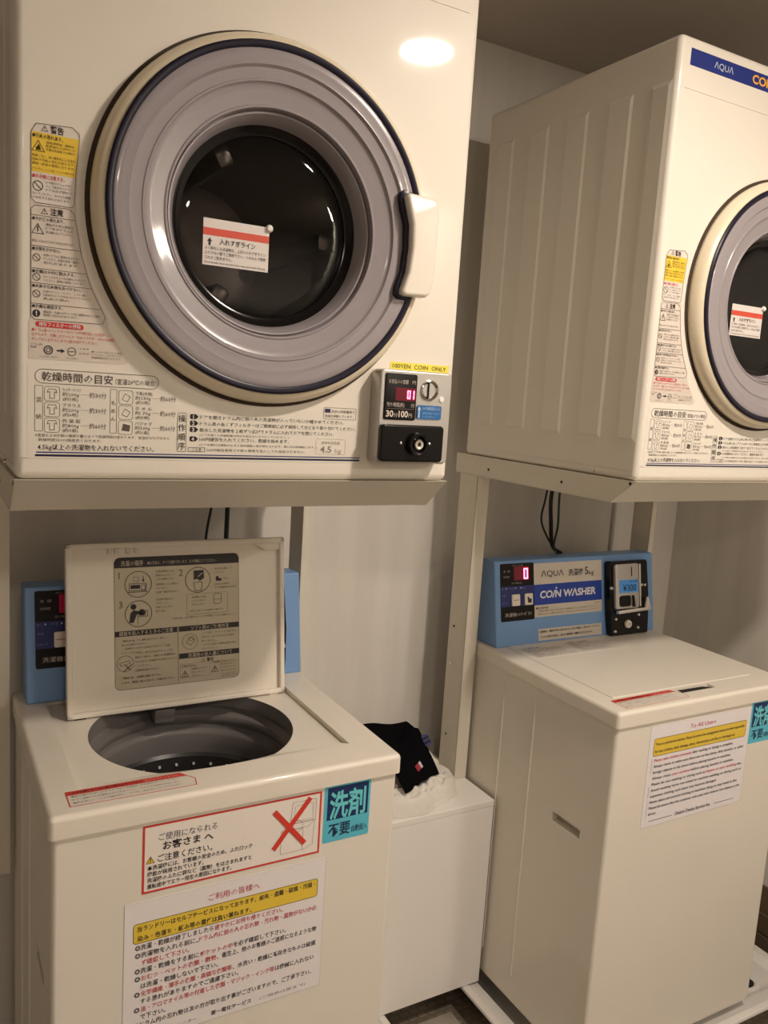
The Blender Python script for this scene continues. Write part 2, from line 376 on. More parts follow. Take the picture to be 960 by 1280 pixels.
# ------------------------------------------------------------------ laundry dryer
DW, DD, DH = 0.634, 0.5438, 0.778
def make_dryer():
    t = thing('tumble_dryer', 'x', 'dryer', (0, 0, 1.3718), 'coin dryers on the steel stands')
    cx, cz = 0.3197, 0.3447
    # cabinet body with rounded front edges and an opening for the drum
    body = obj('body', box(0, DW, 0.0, DD, 0.0, DH, 0.011, 4,
               which=lambda e: min(v.co.y for v in e.verts) < 0.001 or abs((e.verts[0].co - e.verts[1].co).y) > 0.1), M['cream'], t)
    seam = box(-0.01, DW+0.01, -0.0012, 0.0010, 0.0262, 0.0274)
    seam2 = box(-0.001, 0.0009, 0.012, DD-0.01, 0.0165, 0.0178)
    cut(body, [lathe([(0, -0.02), (0.1400, -0.02), (0.1400, 0.45), (0, 0.45)], 64, 'y', (cx, 0, cz)),
               lathe([(0.2300, -0.02), (0.2413, -0.02), (0.2413, 0.007), (0.2300, 0.007)], 96, 'y', (cx, 0, cz), close=True),
               seam, seam2])
    # pressed side ribs
    for y0, y1 in ((0.014, 0.056), (0.104, 0.164), (0.221, 0.281), (0.338, 0.398), (0.455, 0.512)):
        for sx in (0, 1):
            b = bmesh.new(); d = 0.0016
            X0 = 0.0002 if sx == 0 else DW-0.0002; X1 = -d if sx == 0 else DW+d
            za, zb = 0.075, 0.70; e = 0.004
            lo = [b.verts.new((X0, y, z)) for y, z in ((y0-e, za-e), (y1+e, za-e), (y1+e, zb+e), (y0-e, zb+e))]
            hi = [b.verts.new((X1, y, z)) for y, z in ((y0+e, za+e), (y1-e, za+e), (y1-e, zb-e), (y0+e, zb-e))]
            b.faces.new(hi); b.faces.new(lo[::-1])
            for i in range(4): b.faces.new((lo[i], lo[(i+1) % 4], hi[(i+1) % 4], hi[i]))
            bmesh.ops.recalc_face_normals(b, faces=b.faces)
            obj('side_rib', b, M['cream'], t, smooth=False)
    for y, z in ((0.107, 0.011),):
        obj('screw', lathe([(0, -0.003), (0.004, -0.0025), (0.005, 0.001), (0, 0.001)], 16, 'y'), M['chrome'], t, (-0.001, y, z), (0, 0, -PI/2))
    # drum seen through the window
    b = lathe([(0.124, 0.022), (0.1245, 0.03), (0.1245, 0.40), (0.10, 0.412), (0, 0.415)], 64, 'y', (cx, 0, cz))
    dr = obj('drum', b, M['steel'], t)
    b = bmesh.new()
    for k in range(3):
        a = R(90+120*k)
        bb = box(-0.012, 0.012, 0.05, 0.38, 0.092, 0.122, 0.006, 2)
        bmesh.ops.rotate(bb, verts=bb.verts, cent=(0, 0, 0), matrix=Matrix.Rotation(a, 3, 'Y'))
        bmesh.ops.translate(bb, verts=bb.verts, vec=(cx, 0, cz)); me = finish(bb); b.from_mesh(me)
    obj('drum_paddles', b, M['steel'], t)
    # top stripe with lettering
    p = Print(); p.rect(0, 0, 0.582, 0.0276, (30, 46, 122), 0); p.txt('ΛQUΛ', 0.060, 0.0085, 0.0105, (190, 200, 214), 0.050)
    p.txt('COIN DRYER', 0.163, 0.0070, 0.0145, (236, 172, 56), 0.15, bold=0.03)
    st = sheet('name_stripe', [(0, 0), (0.582, 0), (0.582, 0.0276), (0, 0.0276)], inkmat((30, 46, 122)), t, (0.026, 0, 0.7297), FRONT, 0.0006)
    p.build('printing', st, (0, 0, 0.0004), (0, 0, 0))
    obj('crease', box(0.02, DW-0.02, -0.0009, 0.0005, 0.6905, 0.6925, 0.0004, 1), M['cream'], t)
    # ---- door
    obj('door_gap_shade', lathe([(0.2345, -0.0008), (0.2412, -0.0012), (0.2412, 0.0030), (0.2345, 0.0030)], 112, 'y', (cx, 0, cz), close=True), M['gap'], t)  # dark brown ring painted in for the shade of the door groove
    ring = obj('door', lathe([(0.231, 0.004), (0.2355, -0.002), (0.2365, -0.010), (0.2340, -0.019), (0.2290, -0.0255), (0.2235, -0.028), (0.2205, -0.027),
                              (0.2195, -0.022), (0.2195, 0.0035)], 112, 'y', (cx, 0, cz), close=True), M['ring'], t)
    obj('rim_seal', lathe([(0.2222, -0.0265), (0.2226, -0.0305), (0.2205, -0.0322), (0.2160, -0.0322), (0.2132, -0.0305), (0.2132, -0.024), (0.2222, -0.024)], 112, 'y', (cx, 0, cz), close=True), M['navy'], ring)
    bp_ = [(0.2140, -0.0260), (0.2135, -0.0292), (0.2110, -0.0304), (0.2040, -0.0300), (0.1965, -0.0290), (0.1945, -0.0292), (0.1930, -0.0272), (0.1915, -0.0255), (0.1850, -0.0246), (0.1790, -0.0242), (0.1775, -0.0252), (0.1755, -0.0250), (0.1740, -0.0222),
           (0.1715, -0.0206), (0.1650, -0.0196), (0.1560, -0.0176), (0.1500, -0.0166), (0.1480, -0.0178), (0.1462, -0.0176), (0.1452, -0.0160), (0.1446, -0.0060), (0.1434, -0.0055), (0.1425, -0.0095), (0.1405, -0.0090), (0.1370, -0.0030), (0.1340, 0.0040), (0.1315, 0.0125)]
    obj('plastic_bowl', lathe(bp_, 112, 'y', (cx, 0, cz)), M['bowl'], ring)
    obj('window_ring', lathe([(0.1328, 0.0140), (0.1305, 0.0150), (0.1270, 0.0175), (0.1235, 0.0200), (0.1200, 0.0210), (0.1190, 0.0235), (0.133, 0.0235)], 96, 'y', (cx, 0, cz), close=True), M['black'], ring)
    gp = [(0.1215, 0.0222), (0.118, 0.0200), (0.10, 0.0194), (0.05, 0.0190), (0, 0.0189)]
    obj('window_glass', lathe(gp, 72, 'y', (cx, 0, cz)), M['glass'], ring)
    # handle
    hp = [(0.5110, 0.2720), (0.5045, 0.2745), (0.5040, 0.2800), (0.5125, 0.3060), (0.5155, 0.3400), (0.5140, 0.3720), (0.5055, 0.3990), (0.5030, 0.4085), (0.5080, 0.4135),
          (0.5480, 0.4125), (0.5560, 0.4060), (0.5590, 0.3900), (0.5570, 0.3000), (0.5520, 0.2790), (0.5450, 0.2735)]
    obj('handle', prism(hp, -0.046, -0.020, 0.0055, 3), M['plastic'], ring)
    gz = [(0.5200, 0.4170), (0.5030, 0.4185), (0.4980, 0.4140), (0.4978, 0.4050), (0.5010, 0.3930), (0.5085, 0.3720), (0.5102, 0.3400), (0.5072, 0.3080), (0.4992, 0.2840), (0.4985, 0.2730), (0.5030, 0.2680), (0.5200, 0.2675)]
    obj('handle_recess', prism(gz, -0.0345, -0.023, 0.002), M['navy'], ring)
    obj('handle_stem', box(0.515, 0.545, -0.024, 0.0, 0.30, 0.39, 0.004, 2), M['plastic'], ring)
    # window sticker with the red band and the white peg
    p = Print(); W, H = 0.0925, 0.0600
    p.rect(0, 0, W, H, (226, 218, 212), 0); p.rect(0, 0.0385, W, 0.0480, (214, 82, 62), 1)
    p.poly([(0.0075, 0.0255), (0.0105, 0.0255), (0.0105, 0.0305), (0.0125, 0.0305), (0.0090, 0.0355), (0.0055, 0.0305), (0.0075, 0.0305)], K)
    p.txt('入れすぎライン', 0.023, 0.0285, 0.0068, K, 0.050, bold=0.01)
    p.lines(['よく脱水した洗濯物を、上記の入れすぎライン', 'より少ない量でご使用下さい。つめ込んで使用', ('されると乾きません。', 0.038)], 0.003, 0.0205, 0.0040, 0.0062, K, 0.085)
    p.txt('Overloads beyond this line may prevent drying.', 0.0025, 0.0028, 0.0024, K, 0.086)
    bb = prism([(0, 0), (W, 0), (W, H), (0, H)], -0.0006, -0.0001, plane='xy'); me = finish(bb)
    p.v += [tuple(v.co) for v in me.vertices]; n = len(p.v)-len(me.vertices); mi = p._mi((226, 218, 212))
    for q in me.polygons: p.f.append(tuple(i+n for i in q.vertices)); p.m.append(mi)
    p.build('window_sticker', ring, (0.2312, 0.0178, 0.2870), FRONT)
    obj('peg', lathe([(0, -0.004), (0.0035, -0.0035), (0.0052, -0.001), (0.0052, 0.001), (0, 0.001)], 20, 'y', (0.3232, 0.0170, 0.3455)), M['cabinet'], ring)
    # ---- warning sticker left of the door
    p = Print()
    S = 0.0002
    # outline points measured on the panel (u,v)
    o1 = [(0.0185, 0.334), (0.0185, 0.408), (0.0240, 0.4180), (0.0640, 0.4210), (0.0720, 0.4150), (0.0725, 0.408), (0.0690, 0.372), (0.0672, 0.332), (0.0640, 0.3290), (0.0230, 0.3290)]
    p.poly(o1, (224, 214, 204), 0); p.ring(o1, 0.0006, (90, 80, 90), 2)
    p.poly([(0.0187, 0.3640), (0.0678, 0.3640), (0.0690, 0.3720), (0.0723, 0.4085), (0.0187, 0.4085)], YEL, 1)
    p.tri(0.0335, 0.4105, 0.0078, 0.0005, K); p.txt('!', 0.0335, 0.4113, 0.004, K, al='C'); p.txt('警告', 0.0400, 0.4105, 0.0072, K, 0.0145, bold=0.02)
    p.txt('●引火の恐れあり。', 0.0200, 0.4025, 0.0042, K, 0.034, bold=0.01)
    p.tri(0.0265, 0.3870, 0.0150, 0.0007, K); p.poly([(0.0235, 0.3885), (0.0295, 0.3885), (0.0285, 0.3930), (0.0268, 0.3960), (0.0255, 0.3925), (0.0242, 0.3920)], K)
    p.lines([('油脂(食用油・機械油・', 0.033), ('動物油など)が付いた', 0.033), ('衣類は洗濯後でも絶対に', 0.033)], 0.0350, 0.3975, 0.0026, 0.0040, (96, 76, 30))
    p.lines(['乾燥しない。油の酸化熱による自然', '発火や引火の恐れがあります。', '爆発・火災の原因になります。', ], 0.0200, 0.3810, 0.0029, 0.0044, (96, 76, 30), 0.047)
    p.lines(['ドライクリーニング油・ベンジン等も不可', ], 0.0200, 0.3665, 0.0022, 0.0044, (96, 76, 30), 0.046)
    p.txt('●お子様に注意する。', 0.0200, 0.3575, 0.0042, (200, 40, 50), 0.036, bold=0.01)
    p.circ(0.0262, 0.3485, 0.0058, 0.0008, K); p.line(0.0222, 0.3525, 0.0302, 0.3445, 0.0008, K)
    p.lines(['お子様がドラムの中に', '入って遊ばないように', 'ドアは必ず閉めて', ], 0.0350, 0.3525, 0.0026, 0.0042, (90, 84, 84), 0.029)
    p.lines(['おいてください。やけどや感電', 'けがをする恐れがあります。'], 0.0205, 0.3385, 0.0028, 0.0044, (90, 84, 84), 0.042)
    o2 = [(0.0185, 0.198), (0.0185, 0.322), (0.0230, 0.3265), (0.0610, 0.3275), (0.0672, 0.3230), (0.0695, 0.3100), (0.0760, 0.2750), (0.0860, 0.2420), (0.0950, 0.2230), (0.1050, 0.2040), (0.1020, 0.1960), (0.0980, 0.1950), (0.0225, 0.1940)]
    p.poly(o2, (218, 206, 194), 0); p.ring(o2, 0.0006, (90, 80, 90), 2)
    p.tri(0.0335, 0.3175, 0.0078, 0.0005, K); p.txt('!', 0.0335, 0.3183, 0.004, K, al='C'); p.txt('注意', 0.0400, 0.3175, 0.0072, K, 0.0145, bold=0.02)
    for v, x1 in ((0.3150, 0.068), (0.2800, 0.075), (0.2540, 0.0815), (0.2370, 0.088), (0.2130, 0.100)): p.line(0.0185, v, x1, v, 0.0005, K)
    p.txt('●やけどの恐れあり。', 0.0200, 0.3095, 0.0038, K, 0.036, bold=0.01)
    p.tri(0.0262, 0.2940, 0.0140, 0.0007, K); p.line(0.0262, 0.2965, 0.0262, 0.3030, 0.0012, K)
    p.lines(['運転中や停止直後は', 'ドア及びドラムに', '手を触れないでください。'], 0.0350, 0.3045, 0.0028, 0.0044, (90, 84, 84), 0.031)
    p.lines(['高温のためやけどをする恐れがあります。'], 0.0200, 0.2845, 0.0028, 0.0046, (90, 84, 84), 0.048)
    p.txt('●水等をかけない。', 0.0200, 0.2750, 0.0038, K, 0.032, bold=0.01)
    p.txt('●衣類は十分に脱水する。', 0.0200, 0.2490, 0.0036, K, 0.049, bold=0.01)
    p.txt('●火気や引火物を近づけない。', 0.0200, 0.2320, 0.0036, K, 0.056, bold=0.01)
    p.txt('●衣類を確認する。', 0.0200, 0.2083, 0.0036, K, 0.035, bold=0.01)
    for v in (0.2665, 0.2440, 0.2245): p.circ(0.0248, v, 0.0044, 0.0007, K); p.line(0.0218, v+0.003, 0.0278, v-0.003, 0.0007, K)
    p.disc(0.0248, 0.2015, 0.0044, K); p.txt('!', 0.0248, 0.1990, 0.0052, WHITE, al='C', layer=4, bold=0.03)
    p.lines(['本体やドラムに直接水をかけない', 'でください。感電や故障・漏電の', '恐れがあります。'], 0.0325, 0.2690, 0.0028, 0.0044, (90, 84, 84), 0.041)
    p.lines(['水のしたたるような衣類を入れないで', 'ください。故障の原因になります。'], 0.0325, 0.2440, 0.0026, 0.0040, (90, 84, 84), 0.048)
    p.lines([('灯油やガソリン・ベンジン・シンナー等の', 0.050), ('引火物やローソクを近づけないでください。', 0.054), ('火災の恐れ', 0.03)], 0.0325, 0.2268, 0.0026, 0.0042, (90, 84, 84))
    p.lines([('運転前、衣類のポケット内に異物がないか確認', 0.066), ('故障の恐れがあります。', 0.04)], 0.0325, 0.2030, 0.0026, 0.0040, (90, 84, 84))
    o3 = [(0.0165, 0.1520), (0.0165, 0.1935), (0.1020, 0.1935), (0.1090, 0.1880), (0.1330, 0.1520), (0.1290, 0.1480), (0.0200, 0.1480)]
    p.poly(o3, (214, 202, 190), 0)
    p.rr(0.0240, 0.1860, 0.0790, 0.1925, 0.0031, (206, 50, 52), 2); p.txt('排気フィルターの掃除', 0.0515, 0.1872, 0.0044, WHITE, 0.048, 'C', 4, bold=0.015)
    p.lines([('●ドラム後のフィルターカバーの外周を左(⤺)に回すと', 0.088), ('はずれます。付着したフィルターを水ですすぎ、きれいな掃除', 0.096), ('をしてから必ず元どおりに取り付けてください。', 0.076)], 0.0200, 0.1808, 0.0033, 0.0056, (206, 70, 66))
    p.circ(0.0385, 0.1590, 0.0055, 0.0016, (90, 84, 84)); p.circ(0.0385, 0.1590, 0.0028, 0.0010, (90, 84, 84)); p.poly([(0.048, 0.1580), (0.053, 0.1580), (0.053, 0.1562), (0.0575, 0.1590), (0.053, 0.1618), (0.053, 0.1600), (0.048, 0.1600)], K)
    p.circ(0.0655, 0.1590, 0.0052, 0.0008, (90, 84, 84)); p.line(0.0620, 0.1590, 0.0690, 0.1590, 0.001, (90, 84, 84))
    p.lines([('(ドラム内)', 0.014), ('奥側', 0.007)], 0.0180, 0.1640, 0.0022, 0.0034, (90, 84, 84)); p.txt('フィルターカバー', 0.0280, 0.1500, 0.0022, (90, 84, 84), 0.022); p.txt('フィルター', 0.0590, 0.1500, 0.0022, (90, 84, 84), 0.014)
    p.txt('つまみ', 0.0740, 0.1625, 0.0020, (90, 84, 84), 0.012); p.txt('はずす', 0.0740, 0.1565, 0.0020, (90, 84, 84), 0.012)
    p.lines(['●フィルターはひんぱんに掃除', ' してください。目づまりすると', ' 乾燥時間が長くなります。'], 0.0890, 0.1600, 0.0022, 0.0036, (90, 84, 84), 0.036)
    ws = sheet('warning_sticker', [(0.0160, 0.1475), (0.1295, 0.1475), (0.1345, 0.1515), (0.1095, 0.1885), (0.1060, 0.2040), (0.0880, 0.2420), (0.0770, 0.2750), (0.0700, 0.3200), (0.0690, 0.3400), (0.0730, 0.4085), (0.0725, 0.416), (0.064, 0.4215), (0.024, 0.4185), (0.0180, 0.408), (0.0180, 0.19), (0.016, 0.188)],
               inkmat((214, 203, 190)), t, (0, 0, 0), FRONT, 0.0004)
    p.build('printing', ws, (0, 0, 0.00045), (0, 0, 0))
    # ---- drying time table and instructions
    p = Print()
    p.frame(0.0232, 0.1185, 0.1730, 0.1360, 0.0007, (70, 60, 64), 2, r=0.0085)
    p.txt('乾燥時間の目安', 0.0310, 0.1225, 0.0098, (70, 60, 64), 0.084, bold=0.006); p.txt('（室温20℃の場合）', 0.1180, 0.1230, 0.0062, (70, 60, 64), 0.052)
    G = (96, 84, 78)
    p.frame(0.0230, 0.0600, 0.0325, 0.1160, 0.0005, G, 2, r=0.001); p.txt('混', 0.0278, 0.0960, 0.0055, G, al='C'); p.txt('紡', 0.0278, 0.0755, 0.0055, G, al='C')
    p.frame(0.1120, 0.0600, 0.1205, 0.1160, 0.0005, G, 2, r=0.001)
    for k, ch in enumerate('もめん'): p.txt(ch, 0.1162, 0.0960-0.0100*k, 0.0055, G, al='C')
    rows = [('カッターシャツ', '約200g', '(約5枚)', '約30分', '下着(木綿)', '約130g', '(約6枚)', '約60分'),
            ('ブラウス', '約200g', '(約6枚)', '約30分', 'タ オ ル', '約 70g', '(約5枚)', '約60分'),
            ('作 業 服', '約800g', '(約3着)', '約60分', 'パジャマ', '約500g', '(約1着)', '約60分')]
    for k, r in enumerate(rows):
        v = 0.0985 - k*0.0193
        for j, x in ((0, 0.0340), (4, 0.1225)):
            p.frame(x, v-0.0010, x+0.0180, v+0.0170, 0.0005, G, 2, r=0.003)
            if (k, j) == (2, 4): p.poly([(x+0.004, v+0.004), (x+0.014, v+0.003), (x+0.015, v+0.011), (x+0.006, v+0.013)], G)
            elif j == 0: p.ring([(x+0.006, v+0.002), (x+0.012, v+0.002), (x+0.012, v+0.010), (x+0.015, v+0.009), (x+0.0135, v+0.014), (x+0.0045, v+0.014), (x+0.003, v+0.009), (x+0.006, v+0.010)], 0.0006, G)
            else: p.ring([(x+0.004, v+0.005), (x+0.011, v+0.002), (x+0.015, v+0.009), (x+0.008, v+0.013)], 0.0006, G)
            p.txt(r[j], x+0.0210, v+0.0118, 0.0042, G, 0.0215); p.txt(r[j+1], x+0.0210, v+0.0060, 0.0045, G, 0.0195); p.txt(r[j+2], x+0.0215, v+0.0004, 0.0040, G, 0.0180)
            p.txt(r[j+3], x+0.0530, v+0.0055, 0.0062, G, 0.0205); p.line(x+0.0425, v+0.0085, x+0.0520, v+0.0085, 0.0003, G)
    p.txt('※室温および衣類の種類や量によって乾燥時間は変わります。室温が10℃下がると', 0.0235, 0.0538, 0.0033, G, 0.165); p.txt('乾燥時間は10%程度長くなります。', 0.0275, 0.0482, 0.0033, G, 0.075)
    p.txt('4.5kg以上の洗濯物を入れないでください。', 0.0265, 0.0378, 0.0066, (70, 60, 64), 0.142, bold=0.004)
    p.rect(0.0248, 0.0336, 0.4740, 0.0350, NAVY, 2); p.rect(0.0236, 0.0292, 0.4740, 0.0318, (26, 24, 66), 2)
    p.frame(0.1985, 0.0385, 0.2110, 0.0900, 0.0006, G, 2, r=0.002)
    for k, ch in enumerate('操作順序'): p.txt(ch, 0.2048, 0.0785-0.0122*k, 0.0085, K, al='C')
    ins = ['ドアを開きドラム内に他の人の洗濯物が入っていないか確かめてください。', 'ドラム奥の糸くずフィルターはご使用前に必ず掃除して元どおり取り付けてください。', '脱水した洗濯物を１枚ずつ広げてドラムに入れてドアを閉じてください。', '100円硬貨を入れてください。乾燥を始めます。']
    for k, (s, v, w) in enumerate(zip(ins, (0.0832, 0.0745, 0.0660, 0.0535), (0.215, 0.235, 0.200, 0.130))):
        p.rr(0.2155, v-0.0010, 0.2240, v+0.0058, 0.002, K, 2); p.poly([(0.2235, v-0.0010), (0.2270, v+0.0024), (0.2235, v+0.0058)], K, 2)
        p.txt(str(k+1), 0.2198, v-0.0002, 0.0050, WHITE, al='C', layer=4, bold=0.02); p.txt(s, 0.2290, v, 0.0046, K, w)
    p.txt('(ドアを開くと衣類乾燥は中止を加えないようにしてください。)', 0.2290, 0.0602, 0.0028, G, 0.130); p.txt('(ドアを開けば運転が止まり途中回転の音が表わされます。閉じれば再運転します。)', 0.2290, 0.0470, 0.0028, G, 0.175)
    p.frame(0.2140, 0.0385, 0.2370, 0.0445, 0.0005, K, 2); p.txt('ご注意', 0.2255, 0.0397, 0.0038, K, al='C'); p.txt('100円硬貨専用です他の硬貨を投入しても返却されません。', 0.2400, 0.0397, 0.0034, G, 0.145)
    p.frame(0.4010, 0.0385, 0.4490, 0.0610, 0.0004, (170, 160, 148), 2, r=0.002); p.txt('標準乾燥容量', 0.4250, 0.0535, 0.0040, (170, 160, 148), 0.030, 'C'); p.txt('4.5', 0.4085, 0.0415, 0.0090, (140, 130, 122), 0.018, bold=0.01); p.txt('kg', 0.4330, 0.0415, 0.0060, (185, 175, 162), 0.010)
    p.frame(0.4110, 0.0900, 0.4640, 0.1070, 0.0005, G, 2, r=0.002); p.rect(0.4130, 0.0995, 0.4220, 0.1050, (50, 50, 90), 3); p.txt('表示の内容量等で', 0.4235, 0.0997, 0.0038, K, 0.038); p.txt('洗濯を実施しています。', 0.4135, 0.0930, 0.0036, K, 0.046)
    ip = sheet('instruction_sticker', [(0.0150, 0.0265), (0.4780, 0.0265), (0.4780, 0.1100), (0.4000, 0.1100), (0.3860, 0.1000), (0.2700, 0.1000), (0.1900, 0.1280), (0.1760, 0.1380), (0.0150, 0.1400)],
               M['cream'], t, (0, 0, 0), FRONT, 0.0003)
    p.build('printing', ip, (0, 0, 0.0002), (0, 0, 0))
    # ---- coin box
    cb = obj('coin_box', prism(rrect(0.4860, 0.6110, 0.0300, 0.1680, 0.008), -0.030, 0.0, 0.003, 3), M['silver'], t)
    f = lambda nm, pts, d0, d1, m, r=0.0, **k: obj(nm, prism(pts, d0, d1, r), m, cb, **k)
    f('display_panel', rrect(0.4935, 0.5475, 0.0945, 0.1625, 0.003), -0.0318, -0.029, M['mblack'], 0.0006)
    f('display_window', rrect(0.5110, 0.5460, 0.1230, 0.1420, 0.001), -0.0322, -0.030, M['red_win'])
    p = Print()
    p.txt('お支払いの金額', 0.4985, 0.1480, 0.0056, (206, 190, 178), 0.033); p.txt('円', 0.5385, 0.1480, 0.0052, (206, 190, 178), 0.0055)
    p.txt('残り時間(約)', 0.4970, 0.1140, 0.0058, (206, 190, 178), 0.030); p.txt('分', 0.5385, 0.1140, 0.0055, (206, 190, 178), 0.0055)
    p.txt('30', 0.4965, 0.0990, 0.0090, (226, 214, 204), 0.0125, bold=0.02); p.txt('分', 0.5098, 0.0990, 0.0058, (206, 190, 178), 0.0055); p.txt('100', 0.5180, 0.0990, 0.0090, (226, 214, 204), 0.0160, bold=0.02); p.txt('円', 0.5350, 0.0990, 0.0058, (206, 190, 178), 0.0055)
    p.line(0.4960, 0.1110, 0.5440, 0.1110, 0.0004, (150, 130, 120))
    p.rr(0.5500, 0.0975, 0.5930, 0.1180, 0.0025, (36, 104, 168), 1); p.poly([(0.5525, 0.0990), (0.5545, 0.0990), (0.5545, 0.1110), (0.5563, 0.1110), (0.5535, 0.1165), (0.5507, 0.1110), (0.5525, 0.1110)], (206, 220, 230), 2)
    p.txt('100円硬貨投入口', 0.5590, 0.1115, 0.0044, (180, 205, 230), 0.031); p.txt('硬貨は1枚ずつ入れて', 0.5600, 0.1050, 0.0028, (150, 190, 226), 0.030); p.txt('ください。', 0.5600, 0.1000, 0.0028, (150, 190, 226), 0.022)
    p.build('printing', cb, (0, -0.0319, 0), FRONT)
    # digits
    segs = {'0': 'abcdef', '1': 'bc', '3': 'abcdg'}
    def digit(ch, x, z, w, h, th=0.0016):
        b = bmesh.new(); D = {'a': (x, x+w, z+h-th, z+h), 'd': (x, x+w, z, z+th), 'g': (x, x+w, z+h/2-th/2, z+h/2+th/2), 'b': (x+w-th, x+w, z+h/2+th*.2, z+h), 'c': (x+w-th, x+w, z, z+h/2-th*.2), 'f': (x, x+th, z+h/2+th*.2, z+h), 'e': (x, x+th, z, z+h/2-th*.2)}
        for s in segs[ch]: q = D[s]; box(q[0], q[1], -0.0329, -0.0320, q[2], q[3], bm=b)
        return b
    for ch, x in (('0', 0.5310), ('1', 0.5375)): obj('led_digit', digit(ch, x, 0.1260, 0.0055, 0.0125), M['red_led'], cb, smooth=False)
    obj('coin_slot', lathe([(0.0158, -0.0302), (0.0152, -0.0330), (0.0140, -0.0336), (0.0125, -0.0322), (0.010, -0.0290), (0.0075, -0.0270), (0.0045, -0.0258), (0, -0.0254), ], 40, 'y', (0.5705, 0, 0.1405)), M['chrome'], cb)
    obj('slot_opening', box(0.5676, 0.5688, -0.0330, -0.0250, 0.1290, 0.1520, 0.0005, 1), M['mblack'], cb)
    obj('lamp_lens', lathe([(0, -0.0318), (0.0040, -0.0316), (0.0050, -0.030)], 24, 'y', (0.5930, 0, 0.1280)), M['cabinet'], cb)
    lp = obj('lock_plate', prism(rrect(0.4870, 0.5960, 0.0330, 0.0880, 0.006), -0.040, -0.029, 0.003, 3), M['black'], cb)
    t2 = cb
    obj('lock_collar', lathe([(0.0175, -0.040), (0.0170, -0.0470), (0.0150, -0.0495), (0.0125, -0.0490), (0.0115, -0.0450), (0.0110, -0.040)], 40, 'y', (0.5475, 0, 0.0600)), M['black'], t2)
    obj('lock_cylinder', lathe([(0.0075, -0.040), (0.0078, -0.0490), (0.0066, -0.0500), (0.0030, -0.0495), (0.0025, -0.0480), (0, -0.0480)], 28, 'y', (0.5475, 0, 0.0600)), M['chrome'], t2)
    obj('keyhole', box(0.5468, 0.5482, -0.0505, -0.0475, 0.0570, 0.0630), M['mblack'], t2)
    for x in (0.5200, 0.5700): obj('screw', lathe([(0, -0.0425), (0.0018, -0.0420), (0.0026, -0.0398)], 14, 'y', (x, 0, 0.0610)), M['chrome'], t2)
    # yellow strip label
    p = Print(); p.txt('100YEN  COIN  ONLY', 0.004, 0.0024, 0.0062, (92, 84, 20), 0.096)
    yl = sheet('coin_label', [(0, 0), (0.1050, 0), (0.1050, 0.0112), (0, 0.0112)], inkmat((240, 226, 88)), t, (0.5170, 0, 0.1690), FRONT, 0.0004)
    p.build('printing', yl, (0, 0, 0.0003), (0, 0, 0))
    return t
def dup(root, loc, label):
    r = root.copy(); COL.objects.link(r); r.location = loc; r['label'] = label
    for ch in list(root.children):
        c = ch.copy(); COL.objects.link(c); c.parent = r
        for g in ch.children:
            d = g.copy(); COL.objects.link(d); d.parent = c
    return r
dryer = make_dryer()
dryer['label'] = 'large coin dryer on the left stand, round door seen nearly front-on, coin box showing 01'
dup(dryer, (1.0517, 0.0016, 1.3718), 'coin dryer on the right stand, ribbed side showing, blue name stripe along its top')

